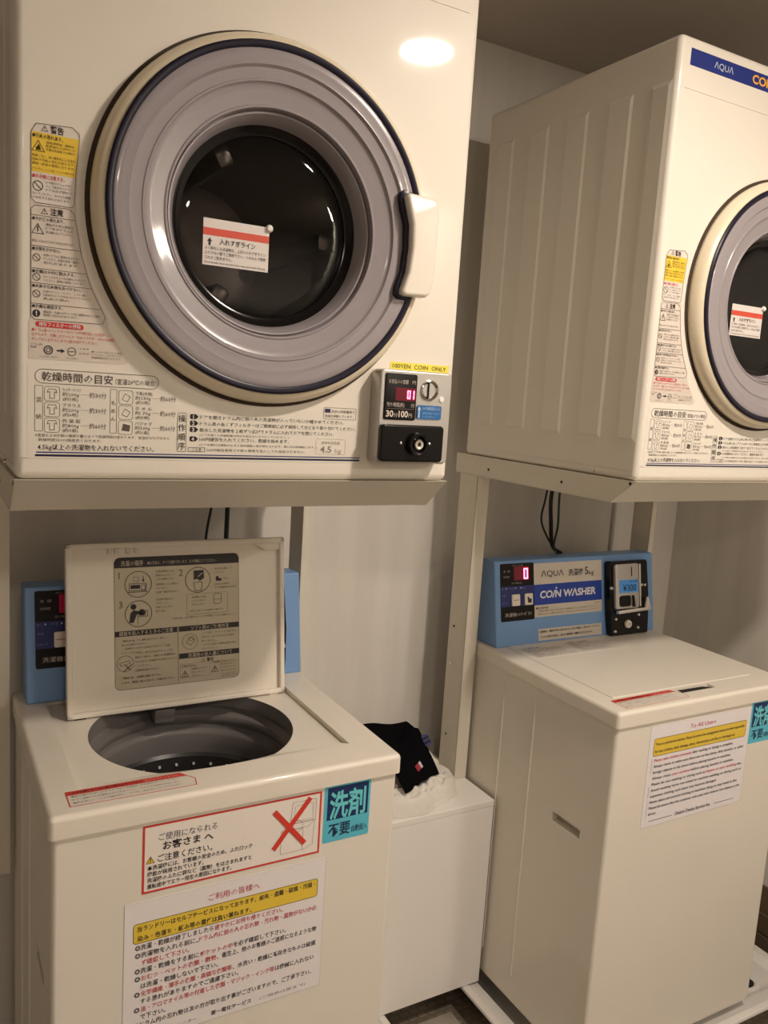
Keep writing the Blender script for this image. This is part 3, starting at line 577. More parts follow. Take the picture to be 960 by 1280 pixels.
# ------------------------------------------------------------------ steel stands
def make_stand():
    t = thing('dryer_stand', 'x', 'stand', (0, 0, 0), 'steel stands under the dryers')
    zt, zb, W, D = 1.3714, 1.3250, 0.634, 0.585
    th = 0.0022
    # side plates with a slanted front end
    for s in (0, 1):
        x0 = 0.0 if s == 0 else W-th
        obj('side_beam', prism([(0.0005, zt), (0.056, zb), (D, zb), (D, zt)], x0, x0+th, 0, plane='yz'), M['stand'], t, smooth=False)
        # fold at the lower edge
        obj('beam_flange', box(0.0 if s == 0 else W-0.02, 0.02 if s == 0 else W, 0.057, D, zb-0.001, zb+0.0012, 0.0003, 1), M['stand'], t)
    # slanted front plate, mitred at both ends
    b = bmesh.new()
    o = [(0.0, -0.001, zt), (W, -0.001, zt), (W-0.002, 0.056, zb), (0.002, 0.056, zb)]
    v0 = [b.verts.new(p) for p in o]; v1 = [b.verts.new((p[0], p[1]+0.0025, p[2]+0.0005)) for p in o]
    b.faces.new(v0); b.faces.new(v1[::-1])
    for i in range(4): b.faces.new((v0[i], v0[(i+1) % 4], v1[(i+1) % 4], v1[i]))
    bmesh.ops.recalc_face_normals(b, faces=b.faces)
    obj('front_beam', b, M['stand'], t, smooth=False)
    obj('rear_beam', box(0.003, W-0.003, D-0.003, D, zb, zt-0.001, 0.0005, 1), M['stand'], t)
    obj('top_plate', box(0.003, W-0.003, 0.003, D-0.004, zt-0.002, zt, 0.0004, 1), M['stand'], t)
    # L-section posts at the back
    for s in (0, 1):
        b = bmesh.new()
        if s == 0:
            box(0.0023, 0.0045, 0.495, 0.567, 0.558, zt-0.002, 0.0005, 1, bm=b); box(0.0023, 0.038, 0.495, 0.4975, 0.558, zb-0.0012, 0.0005, 1, bm=b)
        else:
            box(W-0.0180, W-0.0160, 0.513, 0.580, 0.558, zt-0.002, 0.0005, 1, bm=b); box(W-0.0180, W-0.0003, 0.513, 0.5155, 0.558, zb-0.0012, 0.0005, 1, bm=b)
        po = obj('post', b, M['stand'], t)
        X = 0.0018 if s == 0 else W-0.0183
        for z in (0.942, 0.660):
            obj('bolt_hole', lathe([(0, -0.0004), (0.0030, -0.0004), (0.0030, 0.0004), (0, 0.0004)], 12, 'y'), M['mblack'], po, (X, 0.545, z), (0, 0, -PI/2))
        obj('bolt', lathe([(0, -0.0035), (0.0035, -0.003), (0.0040, 0.0), (0, 0.0)], 8, 'y'), M['chrome'], po, (X, 0.545, 0.846), (0, 0, -PI/2))
    for y, z in ((0.452, 1.3436), (0.1996, 1.3460), (0.012, 1.3660)):
        obj('bolt_hole', lathe([(0, -0.0004), (0.0032, -0.0004), (0.0032, 0.0004), (0, 0.0004)], 12, 'y'), M['mblack'], t, (-0.0002, y, z), (0, 0, -PI/2))
    return t
st = make_stand(); st['label'] = 'cream steel stand carrying the left dryer above the open washer'
dup(st, (1.0517, 0.0, 0.0), 'cream steel stand carrying the right dryer above the closed washer')

# ------------------------------------------------------------------ washers
WW, WD, WT = 0.5551, 0.512, 0.9083
WXA, WXB, WY = 0.0430, 1.0947, 0.0180
def paper(pr, x, y, w, h): pass
def control_panel(t):
    th = math.atan2(0.0355, 0.2087)
    A = (0.427, WT-0.0005); B = (0.427+0.0355, WT+0.2087); C = (0.5180, WT+0.2070); D_ = (0.5180, WT-0.0005)
    hs = obj('control_panel', prism([A, B, C, D_], 0.0180, 0.5560, 0.004, 3, plane='yz'), M['blue'], t)
    rot = (PI/2-th, 0, 0); O = (0, 0.427, WT)
    # everything on the face: u = x, v = along the slope
    pl = sheet('display_panel', rrect(0.0344, 0.1385, 0.0625, 0.2040, 0.004), M['mblack'], hs, O, rot, 0.0010)
    p = Print()
    p.rect(0.0344, 0.0985, 0.1372, 0.1480, (30, 44, 110), 1)
    p.rr(0.0760, 0.1620, 0.1230, 0.1960, 0.001, M['red_win'], 1)
    T1 = (150, 140, 136)
    p.txt('カウント数', 0.0700, 0.1985-0.0015, 0.0040, T1, 0.034); p.txt('金  額', 0.0430, 0.1830, 0.0048, T1, 0.020); p.txt('残時間', 0.0430, 0.1690, 0.0048, T1, 0.018); p.txt('残り時間(分)', 0.0680, 0.1530, 0.0046, T1, 0.032)
    for x in (0.0520, 0.0800, 0.0960): p.disc(x, 0.1430, 0.0018, (190, 190, 200), 2)
    p.txt('洗い', 0.0370, 0.1400, 0.0045, (120, 130, 190), 0.010); p.txt('すすぎ', 0.0600, 0.1400, 0.0045, (120, 130, 190), 0.014); p.txt('脱水', 0.0990, 0.1400, 0.0045, (120, 130, 190), 0.012)
    p.txt('水位', 0.0370, 0.1240, 0.0045, (120, 130, 190), 0.012); p.txt('スタート', 0.0370, 0.1050, 0.0040, (120, 130, 190), 0.018)
    p.txt('洗濯機ｼｬﾜｰﾎﾞﾀﾝ', 0.0460, 0.0740, 0.0085, (196, 186, 176), 0.083)
    p.build('printing', hs, Vector(O)+Vector((0, -math.cos(th), math.sin(th)))*0.0010, rot)
    N = Vector((0, -math.cos(th), math.sin(th)))
    b = bmesh.new()
    q = (0.1060, 0.1190, 0.1640, 0.1910)
    for a in ((q[0], q[1], q[2], q[2]+0.0035), (q[0], q[1], q[3]-0.0035, q[3]), (q[0], q[0]+0.0035, q[2], q[3]), (q[1]-0.0035, q[1], q[2], q[3])):
        box(a[0], a[1], a[2], a[3], 0.0014, 0.0021, bm=b)
    obj('led_digit', b, M['red_led'], hs, O, rot, smooth=False)
    for x0, x1 in ((0.0660, 0.0910), (0.1060, 0.1310)):
        k = obj('push_button', prism(rrect(x0, x1, 0.0995, 0.1280, 0.003), 0.001, 0.0055, 0.0012, 2, plane='xy'), M['plastic'], hs, O, rot)
    pb = Print(); pb.poly([(0.1150, 0.1050), (0.1260, 0.1050), (0.1260, 0.1150), (0.1200, 0.1150), (0.1170, 0.1200), (0.1130, 0.1200)], K, 1)
    pb.build('button_mark', hs, Vector(O)+N*0.0056, rot)
    pb = Print(); pb.line(0.0700, 0.1140, 0.0870, 0.1140, 0.0016, (150, 120, 110), 1)
    pb.build('button_mark', hs, Vector(O)+N*0.0056, rot)
    # name label
    p = Print(); p.rect(0.1375, 0.1475, 0.3670, 0.2005, (208, 200, 188), 0); p.rect(0.1380, 0.0960, 0.3655, 0.1475, (26, 62, 160), 0); p.rect(0.1390, 0.0660, 0.3645, 0.0960, (204, 196, 182), 0)
    p.txt('ΛQUΛ', 0.1620, 0.1665, 0.0145, (70, 70, 80), 0.074, bold=0.004)
    p.txt('洗濯機', 0.2520, 0.1655, 0.0150, (50, 50, 56), 0.050, bold=0.012); p.txt('5', 0.3080, 0.1655, 0.0190, (50, 50, 56), 0.0115, bold=0.01); p.txt('kg', 0.3210, 0.1640, 0.0110, (60, 60, 66), 0.018)
    p.txt('CO/N WΛSHER', 0.1560, 0.1130, 0.0175, (226, 226, 230), 0.188, bold=0.035, shear=0.12); p.disc(0.2105, 0.1360, 0.0026, (226, 226, 230), 3)
    p.txt('●使用方法', 0.1430, 0.0860, 0.0048, K, 0.040, bold=0.01); p.txt('洗剤は自動で投入されます。洗濯物を入れふたを閉めてください。', 0.1500, 0.0790, 0.0036, (110, 100, 90), 0.200); p.txt('硬貨を入れると運転を始めます。終了後はすみやかに取り出してください。', 0.1500, 0.0715, 0.0036, (110, 100, 90), 0.200); p.txt('定格5.0kg', 0.3380, 0.0890, 0.0026, (110, 100, 90), 0.022)
    s = sheet('name_label', [(0.1375, 0.066), (0.3645, 0.066), (0.3670, 0.2005), (0.1375, 0.2005)], inkmat((208, 200, 188)), hs, O, rot, 0.0005)
    p.build('name_printing', hs, Vector(O)+N*0.0006, rot)
    p = Print(); p.txt('お客様は、運転中や終了後の中のものは必ず確認して取り出して下さい。', 0.1540, 0.0262, 0.0048, K, 0.200, bold=0.01); p.txt('いたずら等の行為は、直ちに警察等へ通報させて頂きます。', 0.1540, 0.0130, 0.0048, K, 0.178, bold=0.01)
    sheet('notice_label', [(0.1500, 0.0065), (0.3620, 0.0050), (0.3630, 0.0345), (0.1495, 0.0360)], inkmat((206, 198, 186)), hs, O, rot, 0.0005)
    p.build('notice_printing', hs, Vector(O)+N*0.0006, rot)
    # coin unit
    cu = obj('coin_unit', prism([(0.3800, 0.0000), (0.3760, 0.0400), (0.3745, 0.1000), (0.3760, 0.1900), (0.3800, 0.1960), (0.5080, 0.1960), (0.5130, 0.1900), (0.5160, 0.1000), (0.5130, 0.0400), (0.5090, 0.0000)], 0.0, 0.022, 0.003, 2, plane='xy'), M['black'], t, O, rot)
    q = lambda nm, pts, d0, d1, m, r=0.0: obj(nm, prism(pts, d0, d1, r, plane='xy'), m, cu)
    q('bezel', rrect(0.3860, 0.4700, 0.0700, 0.1880, 0.006), 0.0215, 0.032, M['silver'], 0.002)
    q('bezel_side', rrect(0.4740, 0.4800, 0.0720, 0.1860, 0.002), 0.0215, 0.030, M['chrome'], 0.001)
    q('lcd_display', rrect(0.3980, 0.4660, 0.1120, 0.1460, 0.002), 0.0318, 0.0328, M['lcd'], 0)
    q('coin_slot', rrect(0.4420, 0.4440, 0.1550, 0.1790, 0.0008), 0.0318, 0.0330, M['mblack'], 0)
    q('return_opening', rrect(0.3970, 0.4380, 0.0760, 0.1050, 0.008), 0.0318, 0.0328, M['mblack'], 0)
    q('lever', [(0.4440, 0.0740), (0.4520, 0.0740), (0.4480, 0.1040), (0.4430, 0.1040)], 0.0318, 0.036, M['mblack'], 0)
    q('coin_tray', [(0.3870, 0.0590), (0.5060, 0.0620), (0.4960, 0.0980), (0.4920, 0.0980), (0.4860, 0.0700), (0.3870, 0.0670)], 0.0215, 0.040, M['chrome'], 0.001)
    for x, v in ((0.3910, 0.0440), (0.4740, 0.0500), (0.3880, 0.0120), (0.4700, 0.0160), (0.3790, 0.1260), (0.4870, 0.1290), (0.4990, 0.1280)):
        obj('screw', lathe([(0, 0.027), (0.0035, 0.026), (0.0048, 0.021)], 16, 'z', (x, v, 0)), M['chrome'], cu)
    obj('lock', lathe([(0, 0.028), (0.006, 0.028), (0.0100, 0.0275), (0.0112, 0.021)], 28, 'z', (0.4350, 0.0280, 0)), M['plastic'], cu)
    p = Print(); p.txt('¥300', 0.4100, 0.1165, 0.0170, (24, 50, 84), 0.048, bold=0.01); p.txt('お支払い金額', 0.4330, 0.1390, 0.0045, (24, 50, 84), 0.030); p.txt('③', 0.4350, 0.0245, 0.0080, K, al='C', layer=-18)
    p.build('printing', cu, (0, 0, 0.0329), (0, 0, 0))
    return hs

def soap_sign(t, x, z, y=-0.0005):
    s = sheet('detergent_sign', rrect(0, 0.0840, 0, 0.0980, 0.003), inkmat((92, 190, 214)), t, (x, y, z), FRONT, 0.0006)
    p = Print(); p.rect(0.0055, 0.0385, 0.0800, 0.0945, (24, 48, 98), 1)
    p.txt('洗剤', 0.0425, 0.0440, 0.0400, (110, 208, 216), 0.066, 'C', bold=0.025)
    p.txt('不要', 0.0090, 0.0110, 0.0200, (28, 44, 80), 0.040, bold=0.012); p.txt('自動投入', 0.0520, 0.0110, 0.0100, (28, 44, 80), 0.029, bold=0.004)
    p.build('printing', s, (0, 0, 0.0005), (0, 0, 0))
def red_sticker(t, x, y, z, w, rot=0.0):
    H = 0.046
    pts = [(0, 0), (w, 0), (w+0.004, 0.022), (w-0.014, H), (0, H)]
    s = sheet('caution_sticker', pts, inkmat((222, 214, 202)), t, (x, y, z), (0, 0, rot), 0.0004)
    p = Print(); p.ring(pts, 0.0014, RED, 1); p.poly([(0, 0.034), (w-0.005, 0.034), (w-0.014, H), (0, H)], RED, 2)
    p.txt('ふたを開けるときは脱水槽が止まってから', 0.008, 0.0375, 0.0050, (40, 30, 30), 0.10, bold=0.02); p.txt('必ずお守りください', w*0.62, 0.0375, 0.0035, (240, 220, 210), 0.05)
    G = (130, 116, 110)
    p.lines(['●脱水槽が完全に止まるまで中の洗濯物に手を触れないでください。', '　ゆるい回転でも洗濯物が手に巻きついて、けがをする恐れがあります。', '●防水性のシートや衣類は洗い・すすぎ・脱水をしないでください。'], 0.006, 0.0270, 0.0040, 0.0095, G, w*0.86)
    p.build('printing', s, (0, 0, 0.00045), (0, 0, 0))

def make_washer(opened, loc, label):
    t = thing('washing_machine', label, 'washing machine', loc, 'top-loading coin washers under the dryers')
    zb = 0.1045
    body = obj('body', box(0.005, WW-0.005, 0.0055, WD-0.002, zb, WT-0.0340, 0.008, 3, which=lambda e: abs((e.verts[0].co-e.verts[1].co).z) > 0.1), M['cream'], t)
    cuts = []
    for s in (0, 1):
        x0, x1 = (-0.02, 0.030) if s == 0 else (WW-0.030, WW+0.02)
        cuts.append(box(x0, x1, 0.078, 0.165, 0.5995, 0.6205))
    cuts.append(lathe([(0, -0.45), (0.200, -0.45), (0.200, 0.2), (0, 0.2)], 64, 'z', (0.270, 0.242, 0.82)))
    cut(body, cuts)
    for s in (0, 1):
        X = 0.0053 if s == 0 else WW-0.0053
        for y in (0.252, 0.365):
            obj('side_bead', tube([(X, y, 0.16), (X, y, 0.845)], 0.0022, 8), M['cream'], t)
    # plinth
    obj('plinth', box(0.010, WW-0.010, 0.010, WD-0.02, zb-0.012, zb-0.0005, 0.002, 1), M['plastic'], t)
    for x in (0.04, WW-0.04):
        for y in (0.045, WD-0.05):
            obj('foot', lathe([(0, 0.0215), (0.020, 0.0215), (0.020, 0.035), (0.012, 0.040), (0.012, 0.0918), (0, 0.0918)], 20, 'z', (x, y, 0)), M['mblack'], t)
    # top cover
    cover = obj('top_cover', box(0, WW, 0, WD, WT-0.0330, WT, 0.0085, 4, which=lambda e: max(v.co.z for v in e.verts) > WT-0.001 or abs((e.verts[0].co-e.verts[1].co).z) > 0.02), M['plastic'], t)
    rec = (0.050, 0.4905, 0.068, 0.440)
    zr = WT-0.0095
    cuts = [prism(rrect(rec[0], rec[1], rec[2], rec[3], 0.006), zr, WT+0.02, plane='xy') if not opened else prism([(0.066, WT+0.0012), (0.098, zr), (rec[3], zr), (rec[3], WT+0.02), (0.066, WT+0.02)], rec[0], rec[1], plane='yz'),
            lathe([(0, 0.80), (0.1750, 0.80), (0.1750, 1.0), (0, 1.0)], 96, 'z', (0.2700, 0.2440, 0)) if opened else None,
            box(0.2250, 0.3300, 0.040, 0.062, WT-0.018, WT+0.01) if not opened else None]
    cut(cover, [c for c in cuts if c])
    control_panel(t)
    if opened:
        c = (0.2700, 0.2440, 0)
        obj('tub_collar', lathe([(0.1742, zr+0.0002), (0.1735, zr-0.012), (0.1738, zr-0.0250), (0.1800, zr-0.028), (0.1805, zr-0.034), (0.1740, zr-0.040), (0.1660, zr-0.042), (0.1640, zr-0.048), (0.1660, zr-0.056), (0.1700, zr-0.062), (0.1680, zr-0.075)], 96, 'z', c), M['tub'], t)
        tb = obj('tub', lathe([(0.1690, zr-0.070), (0.1640, zr-0.076), (0.1620, zr-0.082), (0.1640, zr-0.105), (0.1655, zr-0.120), (0.1640, zr-0.122)], 96, 'z', c), M['tub'], t)
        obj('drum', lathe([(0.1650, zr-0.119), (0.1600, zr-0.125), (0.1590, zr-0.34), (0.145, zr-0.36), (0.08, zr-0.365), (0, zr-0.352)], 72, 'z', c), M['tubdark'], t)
        # drum holes drawn as small white dots
        b = bmesh.new()
        for r in range(7):
            for k in range(30):
                a = 2*PI*(k+0.5*(r % 2))/30; z = zr-0.140-0.026*r
                px, py = c[0]+0.1580*math.cos(a), c[1]+0.1580*math.sin(a)
                bb = box(-0.0022, 0.0022, -0.0012, 0.0012, -0.0022, 0.0022); bmesh.ops.rotate(bb, verts=bb.verts, cent=(0, 0, 0), matrix=Matrix.Rotation(a+PI/2, 3, 'Z'))
                bmesh.ops.translate(bb, verts=bb.verts, vec=(px, py, z)); me = finish(bb); b.from_mesh(me); bpy.data.meshes.remove(me)
        dh = obj('drum_holes', b, M['cabinet'], t, smooth=False); dh['kind'] = 'stuff'
        # water inlet tongue at the back of the collar
        obj('water_inlet', box(0.2350, 0.2750, 0.375, 0.4120, zr-0.040, zr-0.012, 0.005, 2), M['tub'], t)
        # open lid, tray-shaped, leaning back
        ax = math.atan2(0.306, 0.039)
        O = (0.0755, 0.3535, zr+0.0020)
        W, H = 0.4100, 0.3100
        lid = obj('lid', prism(rrect(0, W, 0, H, 0.008), -0.0055, -0.0025, 0.001, plane='xy'), M['plastic'], t, O, (ax, 0, 0))
        b = bmesh.new()
        for a in ((0, W, 0, 0.010), (0, W, H-0.011, H), (0, 0.010, 0, H), (W-0.010, W, 0, H)):
            box(a[0], a[1], a[2], a[3], -0.0055, 0.0085, 0.0030, 2, bm=b)
        obj('lid_rim', b, M['plastic'], lid)
        # grip bulge along the upper edge
        b = bmesh.new()
        pts = []
        for i in range(41):
            x = 0.010+(W-0.02)*i/40; dz = 0.014 if x < 0.24 else (0.014-0.010*min(1, (x-0.24)/0.035)); dz = dz if x < 0.350 else 0.004+0.012*min(1, (x-0.350)/0.020)
            pts.append((x, H-0.008-dz))
        poly = [(0.008, H-0.004)] + pts + [(W-0.008, H-0.004)]
        obj('lid_grip', prism(poly, -0.003, 0.0060, 0), M['plastic'], lid, smooth=False) if False else obj('lid_grip', prism(poly, -0.003, 0.0055, plane='xy'), M['plastic'], lid, smooth=False)
        for x in (0.071, 0.083, 0.103, 0.118): obj('lid_clip', box(x, x+0.006, H-0.020, H-0.010, 0.0055, 0.009, 0.001, 1), M['glassy'] if 'glassy' in M else M['silver'], lid)
        for x in (0.022, W-0.022): obj('hinge', box(x-0.010, x+0.010, -0.007, 0.004, -0.004, 0.004, 0.002, 2), M['mblack'] if x < 0.1 else M['plastic'], lid)
        # instruction sticker inside the lid
        LX, LY, SW, SH = 0.0835, 0.0400, 0.2350, 0.2420
        p = Print(); G = (96, 88, 76)
        p.frame(0, 0, SW, SH, 0.0008, G, 1, r=0.010)
        p.poly([(0, SH-0.0190), (SW, SH-0.0190), (SW, SH-0.010), (SW-0.004, SH-0.002), (SW-0.010, SH), (0.010, SH), (0.004, SH-0.002), (0, SH-0.010)], K, 2)
        p.txt('洗濯の順序', 0.0120, SH-0.0150, 0.0085, (190, 180, 160), 0.040, bold=0.01); p.txt('●お洗濯は、すべて自動で洗います。必ず順番にしてください。', 0.0600, SH-0.0145, 0.0055, (190, 180, 160), 0.130)
        p.rect(0, 0.0980, 0.1140, 0.1080, K, 2); p.txt('硬貨を投入するときのご注意', 0.0570, 0.0998, 0.0068, (190, 180, 160), 0.098, 'C', bold=0.01)
        p.rect(0.1170, 0.0980, SW, 0.1080, K, 2); p.txt('ソフト剤のご使用方法', 0.1770, 0.0998, 0.0068, (190, 180, 160), 0.074, 'C', bold=0.01)
        p.rect(0.1170, 0.0465, SW, 0.0565, K, 2); p.txt('洗濯物の投入量について', 0.1770, 0.0483, 0.0068, (190, 180, 160), 0.086, 'C', bold=0.01)
        p.line(0.1155, 0.002, 0.1155, 0.1080, 0.0008, G, 1)
        for s, x, y in (('1', 0.008, 0.203), ('2', 0.1175, 0.203), ('3', 0.008, 0.158-0.008)): p.txt(s, x, y, 0.0125, G, 0.0075)
        # icon 1: washer, icon 2: hand with clothes, icon 3: person loading
        p.circ(0.043, 0.192, 0.0245, 0.0012, K); p.frame(0.026, 0.180, 0.058, 0.194, 0.0010, K); p.rect(0.029, 0.184, 0.046, 0.191, K, 3); p.frame(0.034, 0.197, 0.044, 0.206, 0.0008, G, 2, r=0.002); p.poly([(0.049, 0.200), (0.055, 0.200), (0.052, 0.196)], K, 3); p.line(0.052, 0.198, 0.052, 0.207, 0.0012, K); p.line(0.024, 0.178, 0.060, 0.178, 0.0012, K); p.frame(0.048, 0.181, 0.056, 0.191, 0.0008, K)
        p.circ(0.154, 0.194, 0.0245, 0.0012, K); p.poly([(0.146, 0.212), (0.165, 0.212), (0.166, 0.197), (0.158, 0.192), (0.152, 0.196), (0.146, 0.194)], K, 3); p.ring([(0.145, 0.190), (0.163, 0.190), (0.161, 0.173), (0.148, 0.173)], 0.0010, K, 3); p.line(0.154, 0.200, 0.163, 0.207, 0.0015, (180, 170, 150), 4)
        p.circ(0.043, 0.138, 0.0245, 0.0012, K); p.disc(0.034, 0.151, 0.0052, K, 3); p.poly([(0.026, 0.122), (0.029, 0.140), (0.034, 0.145), (0.050, 0.141), (0.051, 0.137), (0.040, 0.137), (0.034, 0.122)], K, 3); p.disc(0.049, 0.140, 0.006, K, 3); p.ring([(0.042, 0.132), (0.060, 0.132), (0.060, 0.144), (0.055, 0.144), (0.055, 0.135), (0.042, 0.136)], 0.0009, K, 3); p.line(0.042, 0.118, 0.042, 0.132, 0.0009, K)
        p.lines([('①洗濯物を入れ、', 0.036), ('　洗剤は入れないで', 0.036), ('　ふたを閉めます。', 0.036), ('　', 0.001), ('②硬貨投入口に硬貨を', 0.042), ('　入れます。', 0.024), ('③運転が始まります。', 0.044)][0:3], 0.074, 0.212, 0.0036, 0.0072, G)
        p.lines([('②硬貨投入口に硬貨を', 0.042), ('　入れます。', 0.024), ('③自動で運転を始めます。', 0.044)], 0.074, 0.188, 0.0036, 0.0072, G)
        p.lines([('④洗濯が終わると', 0.034), ('　ブザーで', 0.022), ('　お知らせします。', 0.032), ('　取り出し', 0.02)], 0.074, 0.160, 0.0036, 0.0072, G)
        p.lines([('水位を選んで', 0.036), ('　ください。', 0.02)], 0.186, 0.212, 0.0036, 0.0068, G); p.poly([(0.189, 0.190), (0.200, 0.190), (0.200, 0.195), (0.195, 0.195), (0.194, 0.199), (0.189, 0.199)], K, 2); p.txt('ボタン', 0.203, 0.192, 0.0042, G, 0.014)
        p.lines([('(水位の目安)', 0.028), ('多い洗濯物は高水位', 0.042)], 0.187, 0.1825, 0.0034, 0.0066, G)
        p.frame(0.132, 0.129, 0.212, 0.168, 0.0005, G); p.frame(0.184, 0.146, 0.200, 0.166, 0.0008, K, 2, r=0.004); p.line(0.184, 0.155, 0.200, 0.155, 0.0006, K); p.lines([('洗濯物の水位', 0.028), ('ソフトな洗い', 0.026), ('多めの水で', 0.024)], 0.142, 0.160, 0.0034, 0.0070, G); p.txt('ご使用になる前にふたの注意書きをお読み下さい。', 0.136, 0.134, 0.0032, G, 0.070)
        p.txt('(洗濯の前に、必ず衣類のポケットの中を確認してからご使用ください。)', 0.105, 0.1225, 0.0034, G, 0.124)
        p.lines([('・硬貨を投入後、すぐに運転が始まります。洗剤などの', 0.086), ('　投入は必要ありません。', 0.044), ('・一旦硬貨を入れますと返却はできませんので注意', 0.088), ('　してください。', 0.036)], 0.012, 0.088, 0.0034, 0.0072, G)
        p.circ(0.0185, 0.048, 0.0150, 0.0008, G); p.line(0.016, 0.034, 0.030, 0.046, 0.0018, G); p.line(0.018, 0.046, 0.028, 0.036, 0.0018, G); p.ring([(0.008, 0.050), (0.026, 0.054), (0.028, 0.048), (0.010, 0.044)], 0.0008, G)
        p.lines([('・タオル・靴下などは必ずネットに入れ', 0.070), ('　細かい物や、薄手の洗濯物は、', 0.076), ('　そのままで、洗濯槽の外に落ちないように', 0.078), ('　して下さい。', 0.03), ('　洗濯物を詰めすぎない。', 0.046)], 0.036, 0.064, 0.0036, 0.0080, G)
        p.lines([('・硬貨投入後、工事期間の硬貨使用できない', 0.072), ('　ときは、硬貨の投入口をよくお確かめ下さい。', 0.098)], 0.012, 0.020, 0.0038, 0.0085, G, bold=0.01)
        p.circ(0.1380, 0.0780, 0.0150, 0.0008, G); p.ring([(0.130, 0.076), (0.140, 0.070), (0.148, 0.080), (0.138, 0.087)], 0.0010, G); p.ring([(0.134, 0.084), (0.144, 0.088), (0.147, 0.082), (0.139, 0.078)], 0.0008, G)
        p.lines([('・ソフト剤は、すすぎのときに自動で投入', 0.070), ('　されます。あらかじめ入れる必要は', 0.066), ('　ありません。', 0.03), ('・ソフト仕上剤は、市販品は絶対に使わ', 0.068), ('　ないで下さい。', 0.032)], 0.160, 0.0900, 0.0036, 0.0075, G)
        p.tri(0.163, 0.0378, 0.0075, 0.0006, K); p.txt('警告', 0.170, 0.0378, 0.0062, K, 0.014, bold=0.01); p.frame(0.119, 0.010, 0.176, 0.036, 0.0004, G); p.tri(0.128, 0.0110, 0.0150, 0.0009, K); p.txt('!', 0.128, 0.0125, 0.0075, K, al='C', bold=0.02)
        p.tri(0.186, 0.0150, 0.0150, 0.0009, K); p.txt('!', 0.186, 0.0165, 0.0075, K, al='C', bold=0.02); p.lines([('洗濯槽が止まるまで', 0.032), ('手を入れないで', 0.026), ('下さい。', 0.018)], 0.140, 0.024, 0.0032, 0.0065, G); p.txt('衣類が飛び出し', 0.122, 0.0300, 0.0034, K, 0.030); p.txt('洗濯槽に手足を入れない', 0.181, 0.0325, 0.0034, K, 0.050); p.lines([('巻き込まれて', 0.03), ('けがをする', 0.03), ('恐れがあります', 0.034)], 0.197, 0.027, 0.0032, 0.0062, G); p.frame(0.198, 0.004, 0.230, 0.011, 0.0004, G, 2, r=0.003); p.txt('必ずお守り下さい', 0.201, 0.0055, 0.0034, G, 0.026)
        sk = sheet('lid_instructions', rrect(0, SW, 0, SH, 0.010), inkmat((192, 182, 160)), lid, (LX, LY, -0.0026), (0, 0, 0), 0.0005)
        # merge sheet and print (sub-part level is the last one)
        sk.data.materials.append(inkmat((192, 182, 160)))
        p.build('lid_printing', lid, (LX, LY, -0.0020), (0, 0, 0))
        red_sticker(t, 0.0310, 0.022, WT, 0.180)
    else:
        # closed lid flush in the recess with a finger notch in front
        g = 0.0016
        lid = obj('lid', prism(rrect(rec[0]+g, rec[1]-g, rec[2]+g, rec[3]-g, 0.005), zr+0.0002, WT+0.0015, 0.0022, 3, plane='xy'), M['plastic'], t)
        obj('lid_notch_shade', prism([(0.2260, 0.041), (0.3260, 0.041), (0.3290, 0.047), (0.3100, 0.059), (0.2400, 0.0612), (0.2260, 0.0600)], WT-0.0060, WT-0.0030, plane='xy'), M['mblack'], t, smooth=False)  # black plate inside the cut notch stands in for its shade
        p = Print(); G = (84, 78, 92)
        p.txt('ご使用方法', 0.0, 0.064, 0.0060, G, 0.060, bold=0.01)
        rr = random.Random(3)
        rows = ['洗濯物を入れふたを閉めてください。', '100円硬貨を3枚入れますと自動で運転を始めます。', '洗剤・柔軟剤は自動で投入されますので入れないでください。', '洗濯が終わるとブザーでお知らせします。', '洗濯物は速やかにお取り出しください。', '洗濯容量5kg以上は入れないでください。', '粉石けんは使用しないでください。']
        for k in range(7): p.txt(rows[k], 0.004, 0.055-0.0085*k, 0.0046, G, 0.105+0.03*rr.random()); p.txt(rows[(k+3) % 7], 0.150, 0.060-0.0085*k, 0.0046, G, 0.085+0.03*rr.random())
        p.txt('約束事・注意事項', 0.150, 0.068, 0.0055, G, 0.07, bold=0.01)
        ls = sheet('lid_notice', [(-0.004, -0.004), (0.268, -0.004), (0.268, 0.078), (-0.004, 0.078)], M['plastic'], t, (0.066, 0.330, WT+0.0015), (0, 0, 0), 0.0003)
        p.build('printing', ls, (0, 0, 0.0002), (0, 0, 0))
        red_sticker(t, 0.0350, 0.0130, WT, 0.186, 0.02)
    # paper notices and signs on the front
    yf = 0.0055
    soap_sign(t, 0.4163, 0.7755, yf)
    if opened:
        W, H = 0.2830, 0.1060
        s = sheet('warning_notice', [(0, 0), (W, 0), (W, H), (0, H)], inkmat((238, 230, 222)), t, (0.1280, yf, 0.7620), FRONT, 0.0006)
        p = Print(); p.frame(0, 0, W, H, 0.0032, RED, 1); G = (40, 38, 44)
        p.txt('ご使用になられる', 0.0230, 0.0800, 0.0100, (90, 92, 104), 0.088); p.txt('お客さま へ', 0.0290, 0.0645, 0.0115, G, 0.076, bold=0.02)
        p.poly([(0.0055, 0.0470), (0.0175, 0.0470), (0.0115, 0.0580)], (232, 196, 60), 2); p.tri(0.0115, 0.0465, 0.0130, 0.0007, K, 3); p.txt('!', 0.0115, 0.0485, 0.0060, K, al='C', layer=4, bold=0.02)
        p.txt('ご注意ください。', 0.0220, 0.0470, 0.0100, G, 0.082, bold=0.008)
        p.lines([('本洗濯機には、お客様の安全のため、ふたロック', 0.160), ('機能が採用されています。', 0.084), ('洗濯機のふたに袋など（異物）をはさまれますと', 0.160), ('運転途中でエラー発生の原因になります。', 0.128)], 0.0075, 0.0360, 0.0066, 0.0096, G, bold=0.012)
        # crossed-out washer drawing
        g2 = (150, 142, 136)
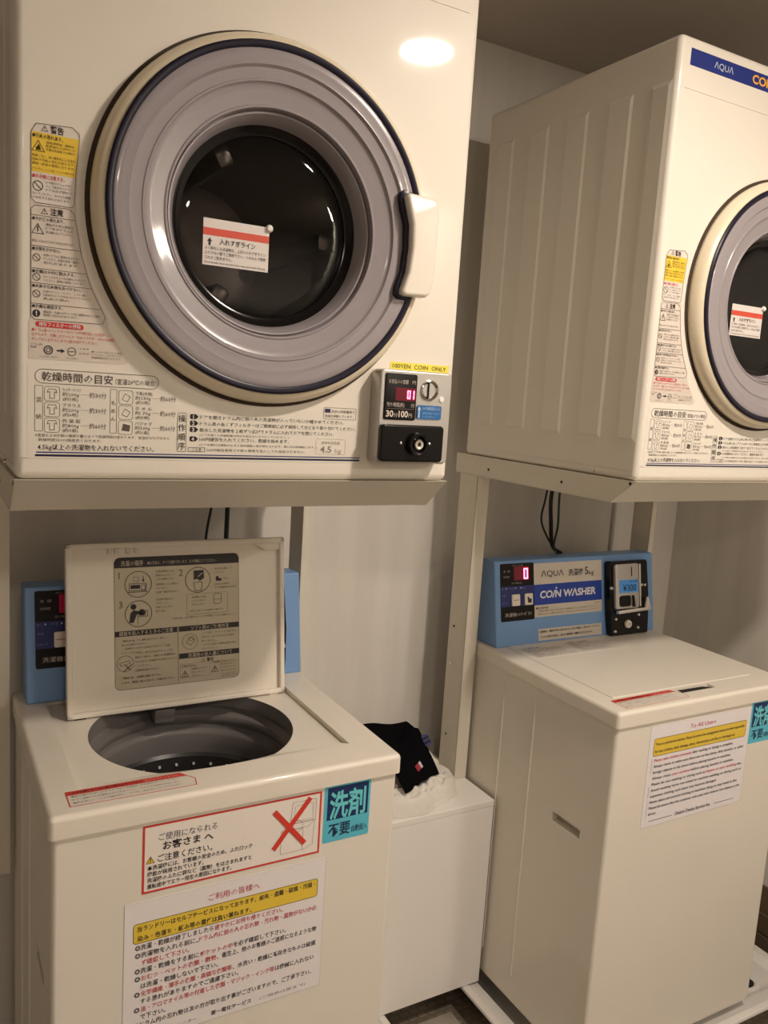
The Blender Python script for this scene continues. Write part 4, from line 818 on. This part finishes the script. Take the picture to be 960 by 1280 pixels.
        p.frame(0.2150, 0.0120, 0.2530, 0.0500, 0.0006, g2); p.ring([(0.2150, 0.050), (0.2250, 0.0600), (0.2720, 0.0600), (0.2620, 0.050)], 0.0006, g2); p.line(0.2530, 0.012, 0.2700, 0.018, 0.0006, g2); p.line(0.2700, 0.018, 0.2720, 0.060, 0.0006, g2)
        p.ring([(0.2300, 0.0600), (0.2330, 0.0960), (0.2740, 0.0960), (0.2740, 0.0600)], 0.0006, g2); p.ring([(0.2350, 0.063), (0.2380, 0.0900), (0.2690, 0.0900), (0.2690, 0.063)], 0.0005, g2); p.circ(0.2420, 0.0550, 0.010, 0.0006, g2)
        p.line(0.2030, 0.0230, 0.2630, 0.0990, 0.0085, (214, 64, 50), 4); p.line(0.2020, 0.0870, 0.2560, 0.0230, 0.0085, (214, 64, 50), 5)
        p.build('printing', s, (0, 0, 0.0005), (0, 0, 0))
        W, H = 0.3215, 0.2300
        s = sheet('paper_notice', [(0, 0), (W, 0), (W, H), (0, H)], inkmat((236, 230, 230)), t, (0.1040, yf, 0.5210), FRONT, 0.0006)
        p = Print(); G = (52, 48, 56); RR = (196, 84, 88)
        p.frame(0, 0, W, H, 0.0004, (170, 160, 160), 1)
        p.txt('ご利用の皆様へ', 0.1660, 0.2050, 0.0098, RR, 0.082, 'C')
        p.rr(0.0130, 0.1640, 0.3080, 0.1960, 0.005, (232, 200, 70), 1); p.frame(0.0130, 0.1640, 0.3080, 0.1960, 0.0008, K, 2, r=0.005)
        p.txt('当ランドリーはセルフサービスになっております。紛失・盗難・破損・汚損・', 0.0190, 0.1835, 0.0078, G, 0.284, bold=0.012); p.txt('染み・色落ち・縮み等の責任は負い兼ねます。', 0.0190, 0.1680, 0.0078, G, 0.176, bold=0.012)
        y = 0.1535; dy = 0.01265; h = 0.0078
        L = [[('◎洗濯・乾燥が終了しましたら', G, 0.118), ('速やかにお持ち帰りください。', RR, 0.112)],
             [('◎洗濯物を入れる前に、', G, 0.094), ('ドラム内に前の人の忘れ物・汚れ物・異物がないか必', RR, 0.196)],
             [('　ず確認して下さい。', RR, 0.072)],
             [('◎洗濯・乾燥をする前に', G, 0.096), ('ポケットの中', RR, 0.052), ('を必ず確認して下さい。', G, 0.088)],
             [('◎', G, 0.008), ('おむつ・ペットの衣類・敷物', RR, 0.114), ('、衛生上、他のお客様のご迷惑になるような物', G, 0.168)],
             [('　は洗濯・乾燥しないで下さい。', G, 0.118)],
             [('◎', G, 0.008), ('化学繊維・薄手の衣類・高価な衣類等', RR, 0.140), ('、水洗い・乾燥に不向きなものは破損', G, 0.142)],
             [('　する恐れがありますのでご遠慮下さい。', G, 0.152)],
             [('◎', G, 0.008), ('油・アロマオイル等の付着した衣類・マジック・インク等', RR, 0.212), ('は機械に入れない', G, 0.068)],
             [('　で下さい。', G, 0.038)],
             [('◎ドラム内の忘れ物は次の方が取り出す事がございますので、ご了承下さい。', G, 0.288)]]
        for i, row in enumerate(L):
            x = 0.0165
            for s_, c_, w_ in row:
                if s_[0] == '　': x += 0.009; s_ = s_[1:]
                p.txt(s_, x, y-dy*i, h, c_, w_, bold=0.010); x += w_+0.0015
        p.txt('ランドリーオペレーター', 0.030, 0.0085, 0.0050, (120, 116, 124), 0.082); p.txt('第一電化サービス', 0.135, 0.0085, 0.0068, G, 0.066, bold=0.012); p.txt('(ご用命は係まで)', 0.215, 0.0085, 0.0045, (150, 146, 152), 0.080)
        p.build('printing', s, (0, 0, 0.0005), (0, 0, 0))
    else:
        W, H = 0.3150, 0.2245
        s = sheet('paper_notice', [(0, 0), (W, 0), (W, H), (0, H)], inkmat((236, 230, 232)), t, (0.1010, yf, 0.6397), FRONT, 0.0006)
        p = Print(); G = (52, 48, 58); RR = (200, 80, 90)
        p.frame(0, 0, W, H, 0.0004, (170, 160, 165), 1)
        p.txt('To All Users', 0.1580, 0.2040, 0.0090, RR, 0.080, 'C')
        p.rr(0.0130, 0.1570, 0.3020, 0.1960, 0.005, (230, 198, 70), 1); p.frame(0.0130, 0.1570, 0.3020, 0.1960, 0.0009, K, 2, r=0.005)
        p.txt('This is a self-service laundry. Please be aware the management cannot be held responsible', 0.0180, 0.1805, 0.0062, G, 0.278, bold=0.006); p.txt('for loss of items, theft, damage, stains, discoloration, and fee, or shrinkage etc.', 0.0180, 0.1645, 0.0062, G, 0.250, bold=0.006)
        rows = [[('Please take clothes promptly', RR, 0.112), (' after washing or drying is complete.', G, 0.130)], [('Always check to make sure there are no lost items, dirty laundry, or other', G, 0.284)], [('foreign objects in the drum before placing laundry in machine.', G, 0.242)],
                [('Always check ', G, 0.056), ('your pockets', RR, 0.056), (' before placing laundry in machine.', G, 0.136)], [('Please do not washing or drying such as ', G, 0.164), ("diapers or pet's bedding", RR, 0.098), (' etc.', G, 0.016)],
                [('Avoid washing items not suited to machine washing or drying such as', G, 0.284)], [('expensive clothing such items may become damaged.', G, 0.205)], [('Never place oil-covered clothing in machines doing so may result in fire.', G, 0.276)], [('Please be aware that the customer who uses next remove lost objects in the', G, 0.286)], [('drum.', G, 0.024)]]
        for i, row in enumerate(rows):
            x = 0.0185
            for s_, c_, w_ in row: p.txt(s_, x, 0.1450-0.0132*i, 0.0060, c_, w_, bold=0.008); x += w_+0.003
        p.line(0.0120, 0.020, 0.0120, 0.060, 0.0006, G); p.line(0.0120, 0.066, 0.0120, 0.092, 0.0006, G); p.line(0.0120, 0.120, 0.0120, 0.152, 0.0006, G)
        p.txt('Daiichi Denka Service Inc.', 0.1020, 0.0105, 0.0078, G, 0.112, bold=0.010); p.line(0.022, 0.0125, 0.092, 0.0125, 0.0014, (110, 108, 130)); p.line(0.225, 0.0125, 0.290, 0.0125, 0.0014, (110, 108, 130))
        p.build('printing', s, (0, 0, 0.0005), (0, 0, 0))
    return t
wa = make_washer(True, (WXA, WY, 0), 'top-loading coin washer on the left with its lid open and a round drum opening')
wb = make_washer(False, (WXB, WY, 0), 'top-loading coin washer on the right, lid closed, English notice on its front')

# ------------------------------------------------------------------ drain pans
def make_pan():
    t = thing('drain_pan', 'x', 'drain pan', (0, 0, 0), 'white drain pans under the washers')
    W, D, H = 0.835, 0.64, 0.075
    b = bmesh.new()
    def loop(ins, z, r): return [b.verts.new((p[0], p[1], z)) for p in rrect(ins, W-ins, ins, D-ins, r, 6)]
    prof = [(0.075, 0.0, 0.03), (0.040, 0.060, 0.04), (0.006, 0.066, 0.045), (0.0, 0.069, 0.045), (0.001, 0.0745, 0.045), (0.008, 0.0765, 0.04), (0.018, 0.0765, 0.04), (0.022, 0.0720, 0.04), (0.036, 0.0700, 0.04), (0.052, 0.066, 0.03), (0.085, 0.024, 0.03), (0.11, 0.016, 0.02)]
    loops = [loop(*q) for q in prof]
    for A, B in zip(loops, loops[1:]):
        n = len(A)
        for i in range(n): b.faces.new((A[i], A[(i+1) % n], B[(i+1) % n], B[i]))
    b.faces.new(loops[0][::-1]); b.faces.new(loops[-1])
    bmesh.ops.recalc_face_normals(b, faces=b.faces)
    obj('tray', b, M['pan'], t)
    for x in (0.12, 0.40, 0.58):
        pass
    for x in (0.099, 0.530):
        for y in (0.06, 0.48):
            obj('foot_block', box(x-0.035, x+0.035, y+0.003-0.035+0.03, y+0.035+0.033, 0.0135, 0.0210, 0.004, 2), M['pan'], t)
    obj('drain_cup', lathe([(0.0, 0.030), (0.026, 0.030), (0.028, 0.033), (0.034, 0.034), (0.036, 0.030), (0.036, 0.0165)], 32, 'z', (0.735, 0.125, 0)), M['pan'], t)
    obj('drain_opening', lathe([(0, 0.0315), (0.024, 0.0315), (0.024, 0.030)], 24, 'z', (0.735, 0.125, 0)), M['mblack'], t)
    return t
pn = make_pan(); pn.location = (-0.012, 0.0, 0); pn['label'] = 'white drain pan under the open washer on the left'
dup(pn, (1.040, 0.0, 0), 'white drain pan under the closed washer on the right')
fl = obj('drain_channel_cover', box(0.905, 1.020, 0.06, 0.385, 0.0, 0.010, 0.003, 2), M['brown2'])
tag(fl, 'flat taupe floor plate in the gap between the two drain pans', 'floor plate')

# ------------------------------------------------------------------ cabinet between the washers
cab = thing('storage_box', 'plain white box cabinet standing between the two washers', 'cabinet', (0.615, 0.372, 0.0775))
cw, cdp, ch_ = 0.474, 0.280, 0.480
obj('carcass', box(0, cw, 0.001, cdp, 0, ch_-0.0165, 0.001, 1), M['cabinet'], cab)
obj('top_board', box(0, cw, 0, cdp, ch_-0.0155, ch_, 0.0012, 1), M['cabinet'], cab)
ZT = 0.0775+ch_

# ------------------------------------------------------------------ laundry on the cabinet
def heap():
    b = bmesh.new(); N, Mr = 96, 40
    cx, cy = 0.888, 0.480; ax, ay, hz = 0.150, 0.098, 0.150
    rings = []
    for j in range(Mr+1):
        t = j/Mr; ring = []
        for i in range(N):
            a = 2*PI*i/N
            rr = t; wob = 1+0.06*math.sin(3*a+1)+0.035*math.sin(7*a)+0.02*math.sin(13*a+2)
            x = cx+ax*rr*math.cos(a)*wob; y = cy+ay*rr*math.sin(a)*wob
            h = 0.042*math.sqrt(max(0, 1-rr**7)); r2 = math.hypot((x-0.893)/0.118, (y-0.508)/0.062)
            h += 0.100*(1-min(1, r2)**2.4)**0.9
            q = Vector((x*26, y*26, 1.3)); f = noise.noise(q)*0.016+abs(noise.noise(q*1.8))*0.026+abs(noise.noise(q*4))*0.008
            # ridge folds running round the pile
            f += 0.0045*math.sin(rr*30+3*noise.noise(Vector((x*12, y*12, 0))))*rr
            ring.append(b.verts.new((x, y, ZT+0.001+max(0.0, h*(0.92+0.2*noise.noise(Vector((x*9, y*9, 5))))+f*(1-rr**8)))))
        rings.append(ring)
    for A, B in zip(rings, rings[1:]):
        for i in range(N): b.faces.new((A[i], A[(i+1) % N], B[(i+1) % N], B[i]))
    b.faces.new(rings[-1])
    bmesh.ops.remove_doubles(b, verts=b.verts, dist=0.00005)
    bmesh.ops.recalc_face_normals(b, faces=b.faces)
    return b
tw = obj('white_towel', heap(), M['towel']); tag(tw, 'crumpled off-white towel heaped on the white box cabinet', 'towel')
def heap_z(x, y):
    d = bpy.context.evaluated_depsgraph_get(); ok, l, n, i = tw.ray_cast(Vector((x, y, 2)), Vector((0, 0, -1)))
    return l.z if ok else ZT
# folded dark knit draped over the towel: thick sheet that follows the heap
def drape(P00, P10, P01, P11, th, nu=28, nv=28, lift=0.004):
    b = bmesh.new(); top = []; bot = []
    for j in range(nv+1):
        rt = []; rb = []
        for i in range(nu+1):
            u, v = i/nu, j/nv
            x = (1-u)*(1-v)*P00[0]+u*(1-v)*P10[0]+(1-u)*v*P01[0]+u*v*P11[0]; y = (1-u)*(1-v)*P00[1]+u*(1-v)*P10[1]+(1-u)*v*P01[1]+u*v*P11[1]
            zt_ = (1-u)*(1-v)*P00[2]+u*(1-v)*P10[2]+(1-u)*v*P01[2]+u*v*P11[2]
            z = zt_+0.016*math.sin(PI*v)+0.003*math.sin(u*7+v*4)
            e = min(u, 1-u, v, 1-v); k = min(1, e/0.07); k = math.sqrt(max(0, 1-(1-k)**2))
            hz = max(heap_z(x, y)+lift*0.3, z-th)
            rt.append(b.verts.new((x, y, hz+th*0.35+th*0.65*k))); rb.append(b.verts.new((x, y, hz+th*0.35-th*0.33*k)))
        top.append(rt); bot.append(rb)
    for j in range(nv):
        for i in range(nu):
            b.faces.new((top[j][i], top[j][i+1], top[j+1][i+1], top[j+1][i])); b.faces.new((bot[j][i], bot[j+1][i], bot[j+1][i+1], bot[j][i+1]))
    edge = [(0, i) for i in range(nu+1)]+[(j, nu) for j in range(1, nv+1)]+[(nv, i) for i in range(nu-1, -1, -1)]+[(j, 0) for j in range(nv-1, 0, -1)]
    for a, c in zip(edge, edge[1:]+edge[:1]): b.faces.new((top[a[0]][a[1]], bot[a[0]][a[1]], bot[c[0]][c[1]], top[c[0]][c[1]]))
    bmesh.ops.recalc_face_normals(b, faces=b.faces)
    return b

# ------------------------------------------------------------------ cables
def cable(pts, r, m, label, grp=None):
    o = obj('cable', tube(curve(pts), r, 8), m); tag(o, label, 'cable', grp); return o
cable([(1.385, 0.60, 1.322), (1.386, 0.61, 1.25), (1.384, 0.60, 1.19), (1.370, 0.57, 1.13), (1.366, 0.53, 1.1168)], 0.0055, M['cable'], 'thick black cable hanging behind the control panel of the closed washer')
cable([(1.368, 0.60, 1.322), (1.362, 0.605, 1.25), (1.350, 0.60, 1.195), (1.356, 0.575, 1.15), (1.358, 0.535, 1.1165)], 0.0028, M['cable'], 'thin black looped cable left of the thick one behind the right washer')
cable([(1.402, 0.596, 1.322), (1.403, 0.596, 1.24), (1.392, 0.580, 1.18), (1.356, 0.548, 1.135), (1.346, 0.520, 1.1175)], 0.0030, M['gcable'], 'thin dark green cable crossing the thick one behind the right washer')
cable([(0.478, 0.60, 1.322), (0.480, 0.61, 1.24), (0.476, 0.60, 1.14), (0.470, 0.58, 0.98)], 0.0052, M['cable'], 'thick black cable behind the raised lid of the left washer')
cable([(0.452, 0.60, 1.322), (0.444, 0.61, 1.24), (0.430, 0.60, 1.16), (0.420, 0.58, 0.98)], 0.0030, M['cable'], 'thin black cable left of the thick one behind the raised lid')

# ------------------------------------------------------------------ garment on the towel
def garment():
    P00 = (0.790, 0.530, 0.733); P10 = (0.935, 0.545, 0.713); P01 = (0.848, 0.392, 0.622); P11 = (0.972, 0.442, 0.625)
    t = obj('folded_garment', drape(P00, P10, P01, P11, 0.016), M['knit'])
    tag(t, 'folded black knit garment with a small red and white emblem, on the towel', 'clothing')
    return t
gm = garment()
def surf(o, u, v, P):
    return None
def patch(name, x, y, w, d, ang, cols, parent):
    """small woven patch laid on the garment top, cut in strips of colour"""
    b = bmesh.new(); ca, sa = math.cos(ang), math.sin(ang); mats = []; n = len(cols); fi = []
    for k, c in enumerate(cols):
        q = []
        for (a, e) in ((k/n, 0), ((k+1)/n, 0), ((k+1)/n, 1), (k/n, 1)):
            X = x+(a*w)*ca-(e*d)*sa; Y = y+(a*w)*sa+(e*d)*ca
            ok, l, nn, ii = gm.ray_cast(Vector((X, Y, 2)), Vector((0, 0, -1)))
            q.append(b.verts.new((X, Y, (l.z if ok else ZT)+0.0009)))
        f = b.faces.new(q); f.material_index = k
    o = obj(name, b, inkmat(cols[0]), parent, smooth=False)
    for c in cols[1:]: o.data.materials.append(inkmat(c))
    return o
patch('flag_emblem', 0.900, 0.425, 0.022, 0.010, R(28), [(150, 40, 56), (160, 44, 60), (200, 200, 204)], gm)
# woven tag standing out from the edge of the garment
def woven_tag():
    O = Vector((0.938, 0.485, 0.694)); u = Vector((0.021, 0.004, 0.004)); v = Vector((0.010, -0.010, -0.024)); n = u.cross(v).normalized()*0.0012
    b = bmesh.new()
    for k in range(5):
        a, c = k/5, (k+1)/5
        q = [b.verts.new(O+u*s_+v*t_+n*w) for w in (0, 1) for s_, t_ in ((0, a), (1, a), (1, c), (0, c))]
        for f in ((0, 1, 2, 3), (7, 6, 5, 4), (0, 4, 5, 1), (1, 5, 6, 2), (2, 6, 7, 3), (3, 7, 4, 0)):
            b.faces.new([q[i] for i in f]).material_index = k % 2
    bmesh.ops.remove_doubles(b, verts=b.verts, dist=1e-5)
    o = obj('woven_tag', b, inkmat((58, 62, 116)), gm, smooth=False); o.data.materials.append(inkmat((18, 18, 30)))
woven_tag()
